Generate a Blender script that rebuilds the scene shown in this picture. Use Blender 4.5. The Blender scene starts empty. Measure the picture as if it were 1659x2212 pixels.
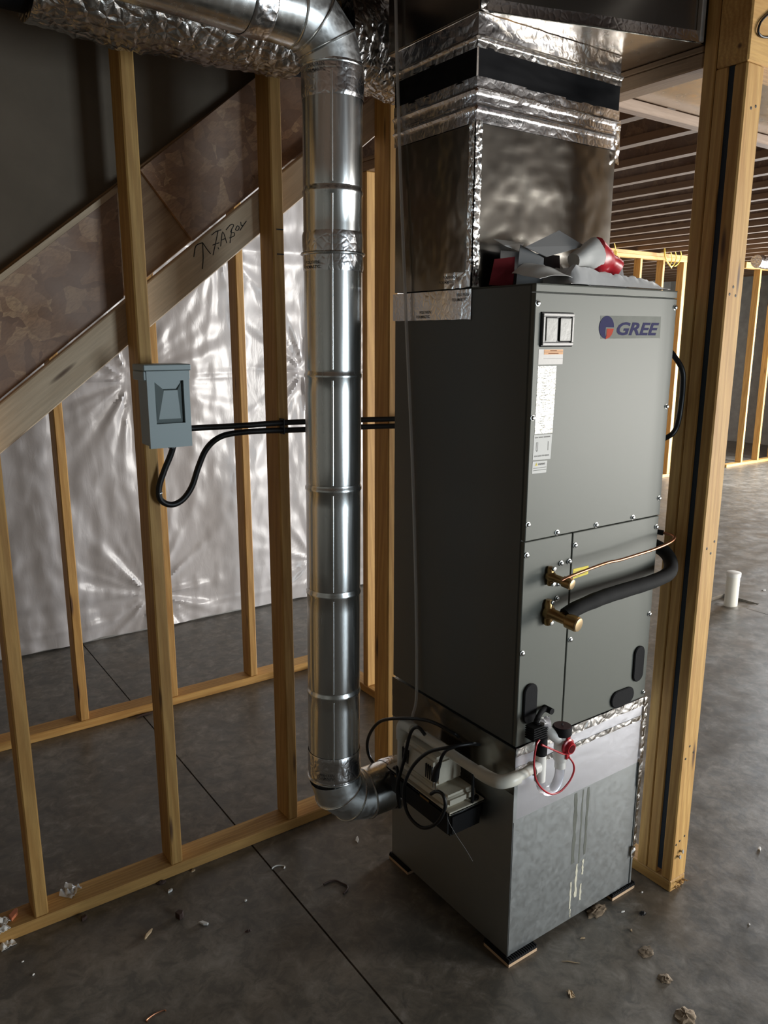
import bpy, bmesh, math, random
from mathutils import Vector, Matrix, noise
SC = bpy.context.scene
COL = SC.collection
PI = math.pi

# ------------------------------------------------------------------ camera
F_PX = 1686.6                       # focal length in pixels of the 1659 x 2212 frame
YAW, PITCH, ROLL = math.radians(54.96), math.radians(12.605), math.radians(0.1445)
cam_data = bpy.data.cameras.new('camera')
cam = bpy.data.objects.new('camera', cam_data); COL.objects.link(cam)
cam_data.sensor_fit = 'VERTICAL'; cam_data.sensor_height = 36.0
cam_data.lens = F_PX * 36.0 / 2212.0
cam_data.clip_start = 0.02
fw = Vector((math.cos(YAW)*math.cos(PITCH), math.sin(YAW)*math.cos(PITCH), -math.sin(PITCH)))
rt = Vector((math.sin(YAW), -math.cos(YAW), 0)); up = rt.cross(fw)
c_, s_ = math.cos(ROLL), math.sin(ROLL)
rt, up = c_*rt + s_*up, -s_*rt + c_*up
M = Matrix((rt, up, -fw)).transposed().to_4x4()
M.translation = Vector((-1.3328, -1.3051, 1.69))
cam.matrix_world = M
SC.camera = cam

# ------------------------------------------------------------------ world, daylight through the openings, exposure
wd = bpy.data.worlds.new('world'); SC.world = wd; wd.use_nodes = True
wd.node_tree.nodes['Background'].inputs[0].default_value = (0.75, 0.85, 1.0, 1)
wd.node_tree.nodes['Background'].inputs[1].default_value = 0.6
def area(name, loc, target, sx, sy, power, col):
    l = bpy.data.lights.new(name, 'AREA'); l.shape = 'RECTANGLE'; l.size = sx; l.size_y = sy
    l.energy = power; l.color = col
    o = bpy.data.objects.new(name, l); COL.objects.link(o); o.location = loc
    o.rotation_euler = (Vector(target) - Vector(loc)).to_track_quat('-Z', 'Y').to_euler()
    return o
area('daylight_patio_door', (5.8, -4.55, 1.08), (5.8, 0, 1.08), 2.3, 1.95, 640, (1.0, 0.97, 0.92))
area('daylight_glazed_door', (1.55, -4.55, 1.08), (1.55, 0, 1.08), 1.1, 1.9, 105, (0.80, 0.92, 1.0))
area('daylight_side_door', (9.75, -0.8, 1.08), (0, -0.8, 1.08), 2.8, 1.95, 170, (0.93, 0.97, 1.0))
area('daylight_far_door', (9.75, 2.35, 1.08), (0, 2.35, 1.08), 1.9, 1.95, 1150, (0.88, 0.94, 1.0))
area('added_fill_light', (8.35, -4.55, 1.08), (8.35, 0, 1.08), 1.9, 1.95, 330, (1.0, 0.97, 0.92))  # added fill light for the far floor and studs, no known door there
SC.view_settings.view_transform = 'Standard'
SC.view_settings.look = 'None'
SC.view_settings.gamma = 1.0
SC.view_settings.use_curve_mapping = False
SC.view_settings.exposure = -0.23

# ------------------------------------------------------------------ node materials
class NB:
    def __init__(s, name):
        s.m = bpy.data.materials.new(name); s.m.use_nodes = True
        s.t = s.m.node_tree; s.b = s.t.nodes['Principled BSDF']
    def n(s, typ, **kw):
        nd = s.t.nodes.new(typ)
        for k, v in kw.items():
            if hasattr(nd, k): setattr(nd, k, v)
        return nd
    def l(s, a, b): s.t.links.new(a, b)
    def set(s, nd, **kw):
        for k, v in kw.items(): nd.inputs[k.replace('_', ' ')].default_value = v
        return nd
    def coord(s, scale=(1, 1, 1), rot=(0, 0, 0), rnd=True):
        tc = s.n('ShaderNodeTexCoord'); out = tc.outputs['Object']
        if rnd:
            oi = s.n('ShaderNodeObjectInfo'); mu = s.n('ShaderNodeMath', operation='MULTIPLY'); mu.inputs[1].default_value = 23.7
            s.l(oi.outputs['Random'], mu.inputs[0])
            ad = s.n('ShaderNodeVectorMath', operation='ADD'); s.l(out, ad.inputs[0]); s.l(mu.outputs[0], ad.inputs[1]); out = ad.outputs[0]
        if any(rot):
            mr = s.n('ShaderNodeMapping'); mr.inputs['Rotation'].default_value = rot; s.l(out, mr.inputs[0]); out = mr.outputs[0]
        mp = s.n('ShaderNodeMapping'); mp.inputs['Scale'].default_value = scale; s.l(out, mp.inputs[0])
        return mp.outputs[0]
    def noise(s, vec, scale, detail=4, rough=0.55, dist=0.0):
        nd = s.n('ShaderNodeTexNoise'); s.l(vec, nd.inputs['Vector'])
        s.set(nd, Scale=scale, Detail=detail, Roughness=rough, Distortion=dist); return nd.outputs['Fac']
    def ramp(s, fac, stops):
        r = s.n('ShaderNodeValToRGB'); el = r.color_ramp.elements
        while len(el) < len(stops): el.new(0.5)
        for e, (p, c) in zip(el, stops):
            e.position = p; e.color = (c, c, c, 1) if not isinstance(c, tuple) else (*c, 1)
        s.l(fac, r.inputs[0]); return r.outputs[0]
    def mix(s, fac, a, b, mode='MIX'):
        m = s.n('ShaderNodeMix'); m.data_type = 'RGBA'; m.blend_type = mode
        for sock, v in ((m.inputs[0], fac), (m.inputs[6], a), (m.inputs[7], b)):
            if isinstance(v, (int, float)): sock.default_value = v
            elif isinstance(v, tuple): sock.default_value = (*v, 1)
            else: s.l(v, sock)
        return m.outputs[2]
    def base(s, v):
        if isinstance(v, tuple): s.b.inputs['Base Color'].default_value = (*v, 1)
        else: s.l(v, s.b.inputs['Base Color'])
    def rough(s, v):
        if isinstance(v, (int, float)): s.b.inputs['Roughness'].default_value = v
        else: s.l(v, s.b.inputs['Roughness'])
    def bump(s, h, strength=0.3, dist=0.005):
        b = s.n('ShaderNodeBump'); s.set(b, Strength=strength, Distance=dist); s.l(h, b.inputs['Height']); s.l(b.outputs[0], s.b.inputs['Normal'])

def plain(name, col, rough=0.5, metal=0.0, grain=0.0, gscale=200, spec=0.5, var=0.0):
    k = NB(name); k.rough(rough); k.b.inputs['Metallic'].default_value = metal
    k.b.inputs['Specular IOR Level'].default_value = spec
    v = k.coord()
    if var:
        f = k.noise(v, 9, 4)
        k.base(k.mix(k.ramp(f, [(0.3, 0.0), (0.7, 1.0)]), tuple(c*(1-var) for c in col), tuple(min(1, c*(1+var)) for c in col)))
    else: k.base(col)
    if grain: k.bump(k.noise(v, gscale, 3), grain, 0.001)
    return k.m

def wood(name, axis='Z', ang=0.0, light=(0.64, 0.39, 0.125), dark=(0.41, 0.205, 0.05), knots=True):
    k = NB(name)
    sc = {'X': (0.06, 1, 1), 'Y': (1, 0.06, 1), 'Z': (1, 1, 0.06)}[axis]
    v = k.coord(sc, (0, ang, 0))
    n1 = k.noise(v, 9, 3, 0.5, 0.4)
    w = k.n('ShaderNodeTexWave', wave_type='BANDS', bands_direction={'X': 'Y', 'Y': 'X', 'Z': 'DIAGONAL'}[axis])
    k.l(v, w.inputs['Vector']); k.set(w, Scale=22.0, Distortion=9.0, Detail=3.0)
    w.inputs['Detail Scale'].default_value = 1.2
    fine = k.noise(v, 160, 4, 0.6)
    f1 = k.mix(0.45, k.ramp(n1, [(0.3, 0.0), (0.7, 1.0)]), w.outputs['Fac'])
    c = k.mix(f1, dark, light)
    c = k.mix(k.ramp(fine, [(0.35, 0.0), (0.65, 0.35)]), c, tuple(x*0.62 for x in dark))
    oi = k.n('ShaderNodeObjectInfo')
    hsv = k.n('ShaderNodeHueSaturation'); k.l(c, hsv.inputs['Color'])
    mr = k.n('ShaderNodeMapRange'); k.l(oi.outputs['Random'], mr.inputs[0]); mr.inputs[3].default_value = 0.88; mr.inputs[4].default_value = 1.12
    k.l(mr.outputs[0], hsv.inputs['Value']); c = hsv.outputs[0]
    if knots:
        ks = {'X': (1.6, 11, 11), 'Y': (11, 1.6, 11), 'Z': (11, 11, 1.6)}[axis]
        kv = k.coord(ks, (0, ang, 0))
        vo = k.n('ShaderNodeTexVoronoi'); k.l(kv, vo.inputs['Vector']); vo.inputs['Scale'].default_value = 1.5
        kf = k.ramp(vo.outputs['Distance'], [(0.05, 1.0), (0.085, 0.75), (0.14, 0.0)])
        c = k.mix(kf, c, (0.10, 0.045, 0.018))
    k.base(c); k.rough(0.62); k.bump(fine, 0.25, 0.002)
    return k.m

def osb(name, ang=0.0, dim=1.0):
    k = NB(name)
    v1 = k.coord((7, 16, 22), (0, ang, 0), False); v2 = k.coord((9, 22, 26), (0, ang+0.9, 0), False); v3 = k.coord((12, 30, 34), (0, ang-0.7, 0), False)
    wn = k.n('ShaderNodeTexNoise'); k.l(k.coord((1, 1, 1), (0, 0, 0), False), wn.inputs['Vector']); k.set(wn, Scale=9.0, Detail=3.0)
    def flake(v):
        ws = k.n('ShaderNodeVectorMath', operation='SCALE'); k.l(wn.outputs['Color'], ws.inputs[0]); ws.inputs['Scale'].default_value = 1.6
        wa = k.n('ShaderNodeVectorMath', operation='ADD'); k.l(v, wa.inputs[0]); k.l(ws.outputs[0], wa.inputs[1]); v = wa.outputs[0]
        vo = k.n('ShaderNodeTexVoronoi'); k.l(v, vo.inputs['Vector']); vo.inputs['Scale'].default_value = 1.0
        sep = k.n('ShaderNodeSeparateColor'); k.l(vo.outputs['Color'], sep.inputs[0]); return sep.outputs[0], vo.outputs['Distance']
    a, da = flake(v1); b, db = flake(v2); d, dd = flake(v3)
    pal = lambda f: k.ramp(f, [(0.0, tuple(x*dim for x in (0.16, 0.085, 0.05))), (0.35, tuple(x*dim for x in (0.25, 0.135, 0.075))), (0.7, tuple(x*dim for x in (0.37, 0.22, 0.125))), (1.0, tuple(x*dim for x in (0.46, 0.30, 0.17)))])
    c = k.mix(k.ramp(b, [(0.45, 0.0), (0.5, 1.0)]), pal(a), pal(d))
    c = k.mix(k.ramp(d, [(0.6, 0.0), (0.65, 0.8)]), c, pal(b))
    big = k.noise(k.coord((1, 1, 1), (0, 0, 0), False), 3.2, 3)
    fl = k.noise(k.coord((40, 90, 120), (0, ang, 0), False), 1.0, 4, 0.6, 1.5)
    c = k.mix(k.ramp(fl, [(0.35, 0.5), (0.6, 0.0)]), c, tuple(x*dim for x in (0.12, 0.065, 0.04)))
    c = k.mix(k.ramp(big, [(0.35, 0.0), (0.6, 0.55)]), c, tuple(x*dim for x in (0.38, 0.30, 0.26)))
    k.base(c); k.rough(0.7); k.bump(a, 0.5, 0.002)
    return k.m

def galv(name, col=(0.66, 0.68, 0.69), rough=0.2, bump=0.12, streak=None, var=0.85):
    k = NB(name); k.b.inputs['Metallic'].default_value = 1.0
    v = k.coord((1, 1, 1) if not streak else streak)
    n1 = k.noise(v, 14, 4); n2 = k.noise(v, 60, 3)
    k.base(k.mix(k.ramp(n1, [(0.3, 0.0), (0.7, 1.0)]), tuple(c*var for c in col), col))
    k.rough(k.ramp(n2, [(0.3, rough*(var-0.05)), (0.7, rough*(2.15-var))])); k.bump(n1, bump, 0.006)
    return k.m

def foil(name, col=(0.78, 0.77, 0.76), rough=0.22, cs=55, bump=0.6, dist=0.006):
    k = NB(name); k.b.inputs['Metallic'].default_value = 1.0; k.base(col); k.rough(rough)
    v = k.coord()
    vo = k.n('ShaderNodeTexVoronoi', feature='DISTANCE_TO_EDGE'); k.l(v, vo.inputs['Vector']); vo.inputs['Scale'].default_value = cs
    n = k.noise(v, cs*0.7, 5, 0.6, 1.0)
    k.bump(k.mix(0.6, k.ramp(vo.outputs['Distance'], [(0.0, 0.0), (0.25, 1.0)]), n), bump, dist)
    return k.m

def concrete(name):
    k = NB(name); v = k.coord((1, 1, 1), (0, 0, 0), False)
    a = k.noise(v, 1.3, 6, 0.6, 0.3); b = k.noise(v, 7, 6, 0.65); d = k.noise(v, 45, 4)
    c = k.ramp(a, [(0.3, (0.100, 0.086, 0.068)), (0.5, (0.148, 0.130, 0.106)), (0.72, (0.21, 0.188, 0.158))])
    e = k.noise(v, 18, 6, 0.7, 0.6)
    c = k.mix(k.ramp(e, [(0.40, 0.65), (0.52, 0.0)]), c, (0.07, 0.066, 0.058))
    c = k.mix(k.ramp(e, [(0.54, 0.0), (0.68, 0.5)]), c, (0.30, 0.28, 0.25))
    c = k.mix(k.ramp(b, [(0.35, 0.6), (0.55, 0.0)]), c, (0.075, 0.071, 0.062))
    c = k.mix(k.ramp(b, [(0.58, 0.0), (0.75, 0.5)]), c, (0.30, 0.28, 0.25))
    sp = k.noise(v, 2.6, 3); c = k.mix(k.ramp(sp, [(0.55, 0.0), (0.75, 0.35)]), c, (0.20, 0.15, 0.10))
    k.base(c); k.rough(k.ramp(b, [(0.3, 0.30), (0.7, 0.50)])); k.bump(k.mix(0.5, b, d), 0.18, 0.004)
    return k.m

DIAG = math.atan(0.782)
W = {}
W['studZ'] = wood('lumber_upright', 'Z')
W['studX'] = wood('lumber_along_x', 'X')
W['studY'] = wood('lumber_along_y', 'Y')
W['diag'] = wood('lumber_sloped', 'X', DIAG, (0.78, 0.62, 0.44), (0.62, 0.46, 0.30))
W['dim'] = wood('shaded_lumber_along_y', 'Y', 0, (0.27, 0.18, 0.105), (0.18, 0.105, 0.05), False)  # lumber with the shade on the top plates put into its colour
W['dimx'] = wood('pale_dimmed_lumber_along_x', 'X', 0, (0.36, 0.27, 0.21), (0.26, 0.18, 0.13), False)  # pale board, colour toned down to stand in for dimmer light
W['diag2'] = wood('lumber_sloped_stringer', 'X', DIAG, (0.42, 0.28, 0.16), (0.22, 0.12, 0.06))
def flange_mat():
    k = NB('laminated_joist_flange')                    # ply sides darkened for shade, flat face paler for floor bounce, in the colour
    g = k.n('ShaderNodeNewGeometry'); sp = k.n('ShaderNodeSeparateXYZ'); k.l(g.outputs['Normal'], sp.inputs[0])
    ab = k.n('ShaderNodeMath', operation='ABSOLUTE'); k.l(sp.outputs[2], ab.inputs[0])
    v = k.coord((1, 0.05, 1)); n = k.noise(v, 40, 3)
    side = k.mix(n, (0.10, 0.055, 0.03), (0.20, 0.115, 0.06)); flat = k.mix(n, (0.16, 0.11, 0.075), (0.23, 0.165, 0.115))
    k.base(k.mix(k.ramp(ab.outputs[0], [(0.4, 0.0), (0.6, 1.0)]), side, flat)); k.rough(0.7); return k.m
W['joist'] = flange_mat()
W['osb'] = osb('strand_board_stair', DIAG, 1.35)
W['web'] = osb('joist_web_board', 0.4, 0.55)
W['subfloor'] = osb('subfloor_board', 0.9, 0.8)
W['concrete'] = concrete('concrete_slab')
W['wallconc'] = plain('poured_concrete_wall', (0.30, 0.30, 0.29), 0.8, 0, 0.2, 40, 0.3, 0.15)
W['insul'] = plain('cream_insulation_facing', (0.20, 0.19, 0.16), 0.6, 0, 0.2, 12)
W['drywall'] = plain('drywall_back_paper', (0.17, 0.14, 0.108), 0.9, 0, 0.1, 300, 0.2, 0.08)
W['galv'] = galv('galvanized_pipe', (0.86, 0.88, 0.88), 0.23, 0.03, (1, 1, 0.05))
W['galvbox'] = galv('galvanized_sheet_dull', (0.46, 0.485, 0.49), 0.40, 0.0, None, 0.985)
W['galvelbow'] = galv('galvanized_elbow', (0.90, 0.93, 0.94), 0.36, 0.02)
W['foilflat'] = foil('flat_bright_tape', (0.84, 0.86, 0.93), 0.30, 26, 0.05, 0.003)
W['foiltape'] = foil('aluminium_tape', (0.80, 0.80, 0.82), 0.22, 60, 0.25, 0.003)
W['foilcrink'] = foil('crinkled_aluminium_tape', (0.74, 0.73, 0.71), 0.22, 34, 0.45, 0.006)
W['foilduct'] = foil('foil_faced_duct_board', (0.27, 0.255, 0.23), 0.21, 9, 0.012, 0.004)
W['underfoil'] = galv('rippled_sheet_underside', (0.72, 0.66, 0.58), 0.22, 0.10, (0.5, 0.5, 0.5))
W['foilflex'] = foil('foil_flex_jacket', (0.56, 0.54, 0.52), 0.24, 36, 0.6, 0.008)
W['canvas'] = plain('black_flexible_connector', (0.006, 0.006, 0.007), 0.8, 0, 0.15, 60, 0.12)
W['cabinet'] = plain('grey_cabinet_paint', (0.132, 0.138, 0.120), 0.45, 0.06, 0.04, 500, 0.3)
W['cabside'] = plain('shaded_grey_cabinet_paint', (0.10, 0.105, 0.098), 0.5, 0.1, 0.04, 500)  # same paint as the front, the side's shade darkened into the colour
W['boxgrey'] = plain('grey_enclosure_paint', (0.22, 0.265, 0.265), 0.4, 0.1, 0.05, 400)
W['black'] = plain('black_plastic', (0.009, 0.009, 0.010), 0.42, 0, 0, 200, 0.35)
W['rubber'] = plain('black_rubber', (0.010, 0.010, 0.011), 0.75, 0, 0.3, 300, 0.18)
W['foam'] = plain('black_foam_insulation', (0.016, 0.016, 0.016), 0.8, 0, 0.4, 160, 0.25)
W['bluefoam'] = plain('dark_blue_foam', (0.006, 0.014, 0.026), 0.7, 0, 0.3, 200)
W['cream'] = plain('cream_plastic', (0.62, 0.57, 0.46), 0.4)
W['pvc'] = plain('white_drain_plastic', (0.74, 0.72, 0.64), 0.3)
W['white'] = plain('white_plastic', (0.78, 0.77, 0.73), 0.35)
W['silvercard'] = plain('dull_silver_label', (0.40, 0.385, 0.37), 0.5, 0.2, 0.3, 150)
W['smoke'] = plain('grey_clear_door', (0.24, 0.235, 0.21), 0.35, 0.0, 0.5, 60, 0.5, 0.25)
W['paper'] = plain('white_paper', (0.70, 0.69, 0.66), 0.7, 0, 0.1, 40)
W['greypaper'] = plain('grey_card', (0.20, 0.20, 0.20), 0.7, 0, 0.1, 40)
W['redcard'] = plain('dark_red_card', (0.085, 0.008, 0.010), 0.9, 0, 0, 200, 0.1)
W['red'] = plain('red_plastic', (0.42, 0.015, 0.025), 0.32)
W['copper'] = plain('copper', (0.52, 0.25, 0.145), 0.36, 1.0)
W['brass'] = plain('brass', (0.42, 0.27, 0.12), 0.32, 1.0)
W['brasscap'] = plain('bright_brass_cap', (0.78, 0.58, 0.34), 0.35, 0.8)
W['steel'] = plain('bright_screw_steel', (0.36, 0.36, 0.35), 0.30, 1.0)
W['darkred'] = plain('dark_maroon_plastic', (0.07, 0.02, 0.025), 0.4)
W['yellow'] = plain('yellow_label', (0.75, 0.60, 0.02), 0.5)
W['yellowcable'] = plain('yellow_cable_jacket', (0.72, 0.55, 0.10), 0.45)
W['orange'] = plain('orange_print', (0.70, 0.32, 0.10), 0.5)
W['orangeplastic'] = plain('orange_plastic', (0.75, 0.25, 0.12), 0.45)
W['ink'] = plain('black_ink', (0.015, 0.014, 0.014), 0.6)
W['ink2'] = plain('faded_ink', (0.05, 0.045, 0.04), 0.5)
W['blueink'] = plain('blue_print', (0.022, 0.02, 0.085), 0.7, 0, 0, 200, 0.2)
W['redink'] = plain('red_print', (0.45, 0.055, 0.025), 0.7, 0, 0, 200, 0.2)
W['residue'] = plain('sticker_residue', (0.150, 0.156, 0.134), 0.6, 0.05, 0.3, 300, 0.3, 0.22)
W['paleresidue'] = plain('pale_glue_residue', (0.60, 0.57, 0.45), 0.7, 0, 0.4, 200)
W['silverlabel'] = foil('silver_rating_label', (0.40, 0.39, 0.36), 0.40, 120, 0.5, 0.003)
W['dirt'] = plain('dry_mud', (0.26, 0.20, 0.14), 0.9, 0, 0.6, 80, 0.2, 0.35)
W['chip'] = plain('wood_splinter', (0.45, 0.33, 0.20), 0.7)
W['darkchip'] = plain('dark_scrap', (0.05, 0.025, 0.018), 0.7)
W['cork'] = plain('pale_wood_pad', (0.55, 0.38, 0.24), 0.75, 0, 0.3, 120)
def clear(name, col, tr, rough, alpha=1.0):
    k = NB(name); k.base(col); k.rough(rough); k.b.inputs['Transmission Weight'].default_value = tr
    k.b.inputs['IOR'].default_value = 1.25; k.b.inputs['Alpha'].default_value = alpha; return k.m
W['clear'] = clear('clear_plastic', (0.86, 0.85, 0.88), 0.75, 0.12)
W['cleartube'] = clear('clear_vinyl_tube', (0.8, 0.8, 0.8), 0.35, 0.15, 0.75)
W['bag'] = clear('clear_plastic_bag', (0.80, 0.80, 0.80), 0.45, 0.16)
def polymat():
    k = NB('white_poly_sheeting'); v = k.coord((1, 1, 1), (0, 0, 0), False)
    a = k.noise(v, 2.5, 4); k.base(k.mix(a, (0.39, 0.368, 0.368), (0.49, 0.47, 0.47))); k.rough(0.27)
    v2 = k.coord((1, 1, 0.35), (0, 0, 0), False); k.bump(k.noise(v2, 18, 4, 0.55, 0.8), 0.15, 0.010); return k.m
W['poly'] = polymat()

# ------------------------------------------------------------------ mesh helpers
class MB:
    def __init__(s): s.v = []; s.f = []
    def add(s, vs, fs):
        o = len(s.v); s.v += [tuple(p) for p in vs]; s.f += [tuple(i+o for i in f) for f in fs]; return s
    def box(s, x0, x1, y0, y1, z0, z1):
        return s.add([(x0, y0, z0), (x1, y0, z0), (x1, y1, z0), (x0, y1, z0), (x0, y0, z1), (x1, y0, z1), (x1, y1, z1), (x0, y1, z1)],
                     [(0, 3, 2, 1), (4, 5, 6, 7), (0, 1, 5, 4), (1, 2, 6, 5), (2, 3, 7, 6), (3, 0, 4, 7)])
    def prism(s, poly, axis, a, b):          # poly in the plane across the axis, extruded from a to b
        n = len(poly); e = {'X': lambda p, t: (t, p[0], p[1]), 'Y': lambda p, t: (p[0], t, p[1]), 'Z': lambda p, t: (p[0], p[1], t)}[axis]
        vs = [e(p, a) for p in poly] + [e(p, b) for p in poly]
        return s.add(vs, [tuple(range(n)), tuple(range(2*n-1, n-1, -1))] + [(i, i+n, (i+1) % n+n, (i+1) % n) for i in range(n)])
    def tube(s, pts, r, n=10, caps=True, closed=False, warp=None):
        pts = [Vector(p) for p in pts]; m = len(pts); rs = r if isinstance(r, (list, tuple)) else [r]*m
        tan = []
        for i in range(m):
            a = pts[(i-1) % m] if (closed or i) else pts[0]; b = pts[(i+1) % m] if (closed or i < m-1) else pts[-1]
            t = (b-a); tan.append(t.normalized() if t.length > 1e-9 else Vector((0, 0, 1)))
        nx = tan[0].orthogonal().normalized(); vs = []
        for i in range(m):
            nx = (nx - tan[i]*nx.dot(tan[i])); nx = nx.normalized() if nx.length > 1e-6 else tan[i].orthogonal().normalized()
            ny = tan[i].cross(nx)
            for j in range(n):
                an = 2*PI*j/n; d = nx*math.cos(an) + ny*math.sin(an); p = pts[i] + d*rs[i]
                if warp: p = p + d*warp(p)
                vs.append(p)
        fs = []
        for i in range(m if closed else m-1):
            for j in range(n):
                a = i*n+j; b = i*n+(j+1) % n; c = ((i+1) % m)*n+(j+1) % n; d = ((i+1) % m)*n+j; fs.append((a, b, c, d))
        if caps and not closed: fs += [tuple(range(n-1, -1, -1)), tuple(range((m-1)*n, m*n))]
        return s.add(vs, fs)
    def lathe(s, o, d, prof, n=16):          # profile of (distance along d, radius)
        d = Vector(d).normalized(); o = Vector(o); ax = d.orthogonal().normalized(); ay = d.cross(ax); vs = []
        for h, r in prof:
            for j in range(n):
                an = 2*PI*j/n; vs.append(o + d*h + (ax*math.cos(an)+ay*math.sin(an))*r)
        m = len(prof); fs = [(i*n+j, i*n+(j+1) % n, (i+1)*n+(j+1) % n, (i+1)*n+j) for i in range(m-1) for j in range(n)]
        fs += [tuple(range(n-1, -1, -1)), tuple(range((m-1)*n, m*n))]
        return s.add(vs, fs)
    def grid(s, fn, nu, nv, closed=False):
        vs = [fn(i/nu, j/nv) for j in range(nv+1) for i in range(nu+1)]
        w = nu+1
        return s.add(vs, [(j*w+i, j*w+i+1, (j+1)*w+i+1, (j+1)*w+i) for j in range(nv) for i in range(nu)])
    def build(s, name, mat, parent=None, bevel=0.0, smooth=False, loc=None, seg=1, thick=0.0, local=False):
        off = Vector((0, 0, 0)); p = parent if not local else None
        while p is not None: off += Vector(p.location); p = p.parent
        own = Vector(loc) if loc else Vector((0, 0, 0))
        me = bpy.data.meshes.new(name); me.from_pydata([tuple(Vector(v)-off-own) for v in s.v], [], s.f); me.update()
        if bevel or not smooth or thick:
            bm = bmesh.new(); bm.from_mesh(me)
            bmesh.ops.recalc_face_normals(bm, faces=bm.faces)
            if bevel:
                bmesh.ops.bevel(bm, geom=[e for e in bm.edges if len(e.link_faces) == 2 and e.calc_face_angle(0) > 0.5], offset=bevel, segments=seg, affect='EDGES', clamp_overlap=True)
            if thick: bmesh.ops.solidify(bm, geom=bm.faces[:], thickness=thick)
            bm.to_mesh(me); bm.free()
        if smooth:
            for q in me.polygons: q.use_smooth = True
            me.set_sharp_from_angle(angle=0.7)
        if mat: me.materials.append(mat)
        o = bpy.data.objects.new(name, me); COL.objects.link(o); o.location = own
        if parent: o.parent = parent
        return o
def box(name, x0, x1, y0, y1, z0, z1, mat, parent=None, bevel=0.0, **k):
    return MB().box(x0, x1, y0, y1, z0, z1).build(name, mat, parent, bevel, **k)
def empty(name, loc):
    o = bpy.data.objects.new(name, None); COL.objects.link(o); o.location = loc; o.empty_display_size = 0.05; return o
def tag(o, label, cat, group=None, kind=None):
    o['label'] = label; o['category'] = cat
    if group: o['group'] = group
    if kind: o['kind'] = kind
    return o
def struct(o, label=None):
    o['kind'] = 'structure'
    if label: o['label'] = label
    return o
def thing(name, loc, label, cat, group=None): return tag(empty(name, loc), label, cat, group)
def lab(o, label): o['label'] = label; return o
def place(src, loc, parent, rot=None):           # a copy of a part sharing its mesh
    c = src.copy(); COL.objects.link(c); c.parent = parent
    off = Vector((0, 0, 0)); p = parent
    while p is not None: off += Vector(p.location); p = p.parent
    c.location = Vector(loc)-off
    if rot: c.rotation_euler = rot
    return c
def smoothpts(P, k=6, closed=False):             # Catmull-Rom through the points
    P = [Vector(p) for p in P]; n = len(P); out = []
    for i in range(n if closed else n-1):
        if closed: a, b, c, d = P[i-1], P[i], P[(i+1) % n], P[(i+2) % n]
        else: a, b, c, d = P[max(i-1, 0)], P[i], P[i+1], P[min(i+2, n-1)]
        for j in range(k):
            t = j/k; out.append(0.5*((2*b)+(c-a)*t+(2*a-5*b+4*c-d)*t*t+(3*b-a-3*c+d)*t**3))
    if not closed: out.append(P[-1])
    return out
def text(body, name, org, right, upv, height, mat, parent, width=None, shear=0.0, bold=0.0, align='LEFT', depth=0.0004):
    cu = bpy.data.curves.new(name, 'FONT'); cu.body = body; cu.size = 1.0; cu.shear = shear; cu.offset = bold; cu.extrude = 0; cu.resolution_u = 3
    t = bpy.data.objects.new('tmp_text', cu); COL.objects.link(t)
    dg = bpy.context.evaluated_depsgraph_get(); me = bpy.data.meshes.new_from_object(t.evaluated_get(dg))
    bpy.data.objects.remove(t)
    xs = [v.co.x for v in me.vertices]; ys = [v.co.y for v in me.vertices]
    x0, x1, y0, y1 = min(xs), max(xs), min(ys), max(ys)
    sy = height/(y1-y0); sx = (width/(x1-x0)) if width else sy
    off = Vector((0, 0, 0)); p = parent
    while p is not None: off += Vector(p.location); p = p.parent
    org = Vector(org); right = Vector(right).normalized(); upv = Vector(upv).normalized(); nrm = right.cross(upv)
    for v in me.vertices:
        a = (v.co.x-x0)*sx; b = (v.co.y-y0)*sy
        if align == 'CENTER': a -= (x1-x0)*sx/2
        v.co = org + right*a + upv*b + nrm*depth - off
    me.materials.clear(); me.materials.append(mat); me.name = name
    o = bpy.data.objects.new(name, me); COL.objects.link(o); o.parent = parent
    return o
def nz(p, s): return noise.noise(Vector(p)*s)

# ================================================================== STRUCTURE
# floor slab with sawn joints and a broken-out square around the capped drain
def floor_mesh():
    xs = [-5.0, -0.3535, -0.3475, 3.19, 3.2975, 3.3025, 3.45, 11.0]; ys = [-4.6, 1.25, 1.50, 7.5]
    def dep(i, j):
        if i == 1: return -0.007
        if j == 1 and i in (3, 4, 5): return -0.022
        if j == 0 and i == 4: return -0.006
        return 0.0
    b = MB(); nx, ny = len(xs)-1, len(ys)-1
    for i in range(nx):
        for j in range(ny):
            z = dep(i, j); x0, x1, y0, y1 = xs[i], xs[i+1], ys[j], ys[j+1]
            b.add([(x0, y0, z), (x1, y0, z), (x1, y1, z), (x0, y1, z)], [(0, 1, 2, 3)])
            if i+1 < nx and dep(i+1, j) != z:
                w = dep(i+1, j); b.add([(x1, y0, z), (x1, y1, z), (x1, y1, w), (x1, y0, w)], [(0, 1, 2, 3)])
            if j+1 < ny and dep(i, j+1) != z:
                w = dep(i, j+1); b.add([(x0, y1, z), (x1, y1, z), (x1, y1, w), (x0, y1, w)], [(0, 1, 2, 3)])
    b.box(-5.0, 11.0, -4.6, 7.5, -0.15, -0.03)
    return b
struct(floor_mesh().build('floor', W['concrete']), 'dark concrete basement floor with sawn joints')

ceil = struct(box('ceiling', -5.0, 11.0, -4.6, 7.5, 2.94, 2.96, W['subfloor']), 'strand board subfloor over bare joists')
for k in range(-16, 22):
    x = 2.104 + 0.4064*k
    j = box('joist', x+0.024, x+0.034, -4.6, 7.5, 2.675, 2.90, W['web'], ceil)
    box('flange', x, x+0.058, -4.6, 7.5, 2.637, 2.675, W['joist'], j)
    box('flange', x, x+0.058, -4.6, 7.5, 2.90, 2.938, W['joist'], j)

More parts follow.
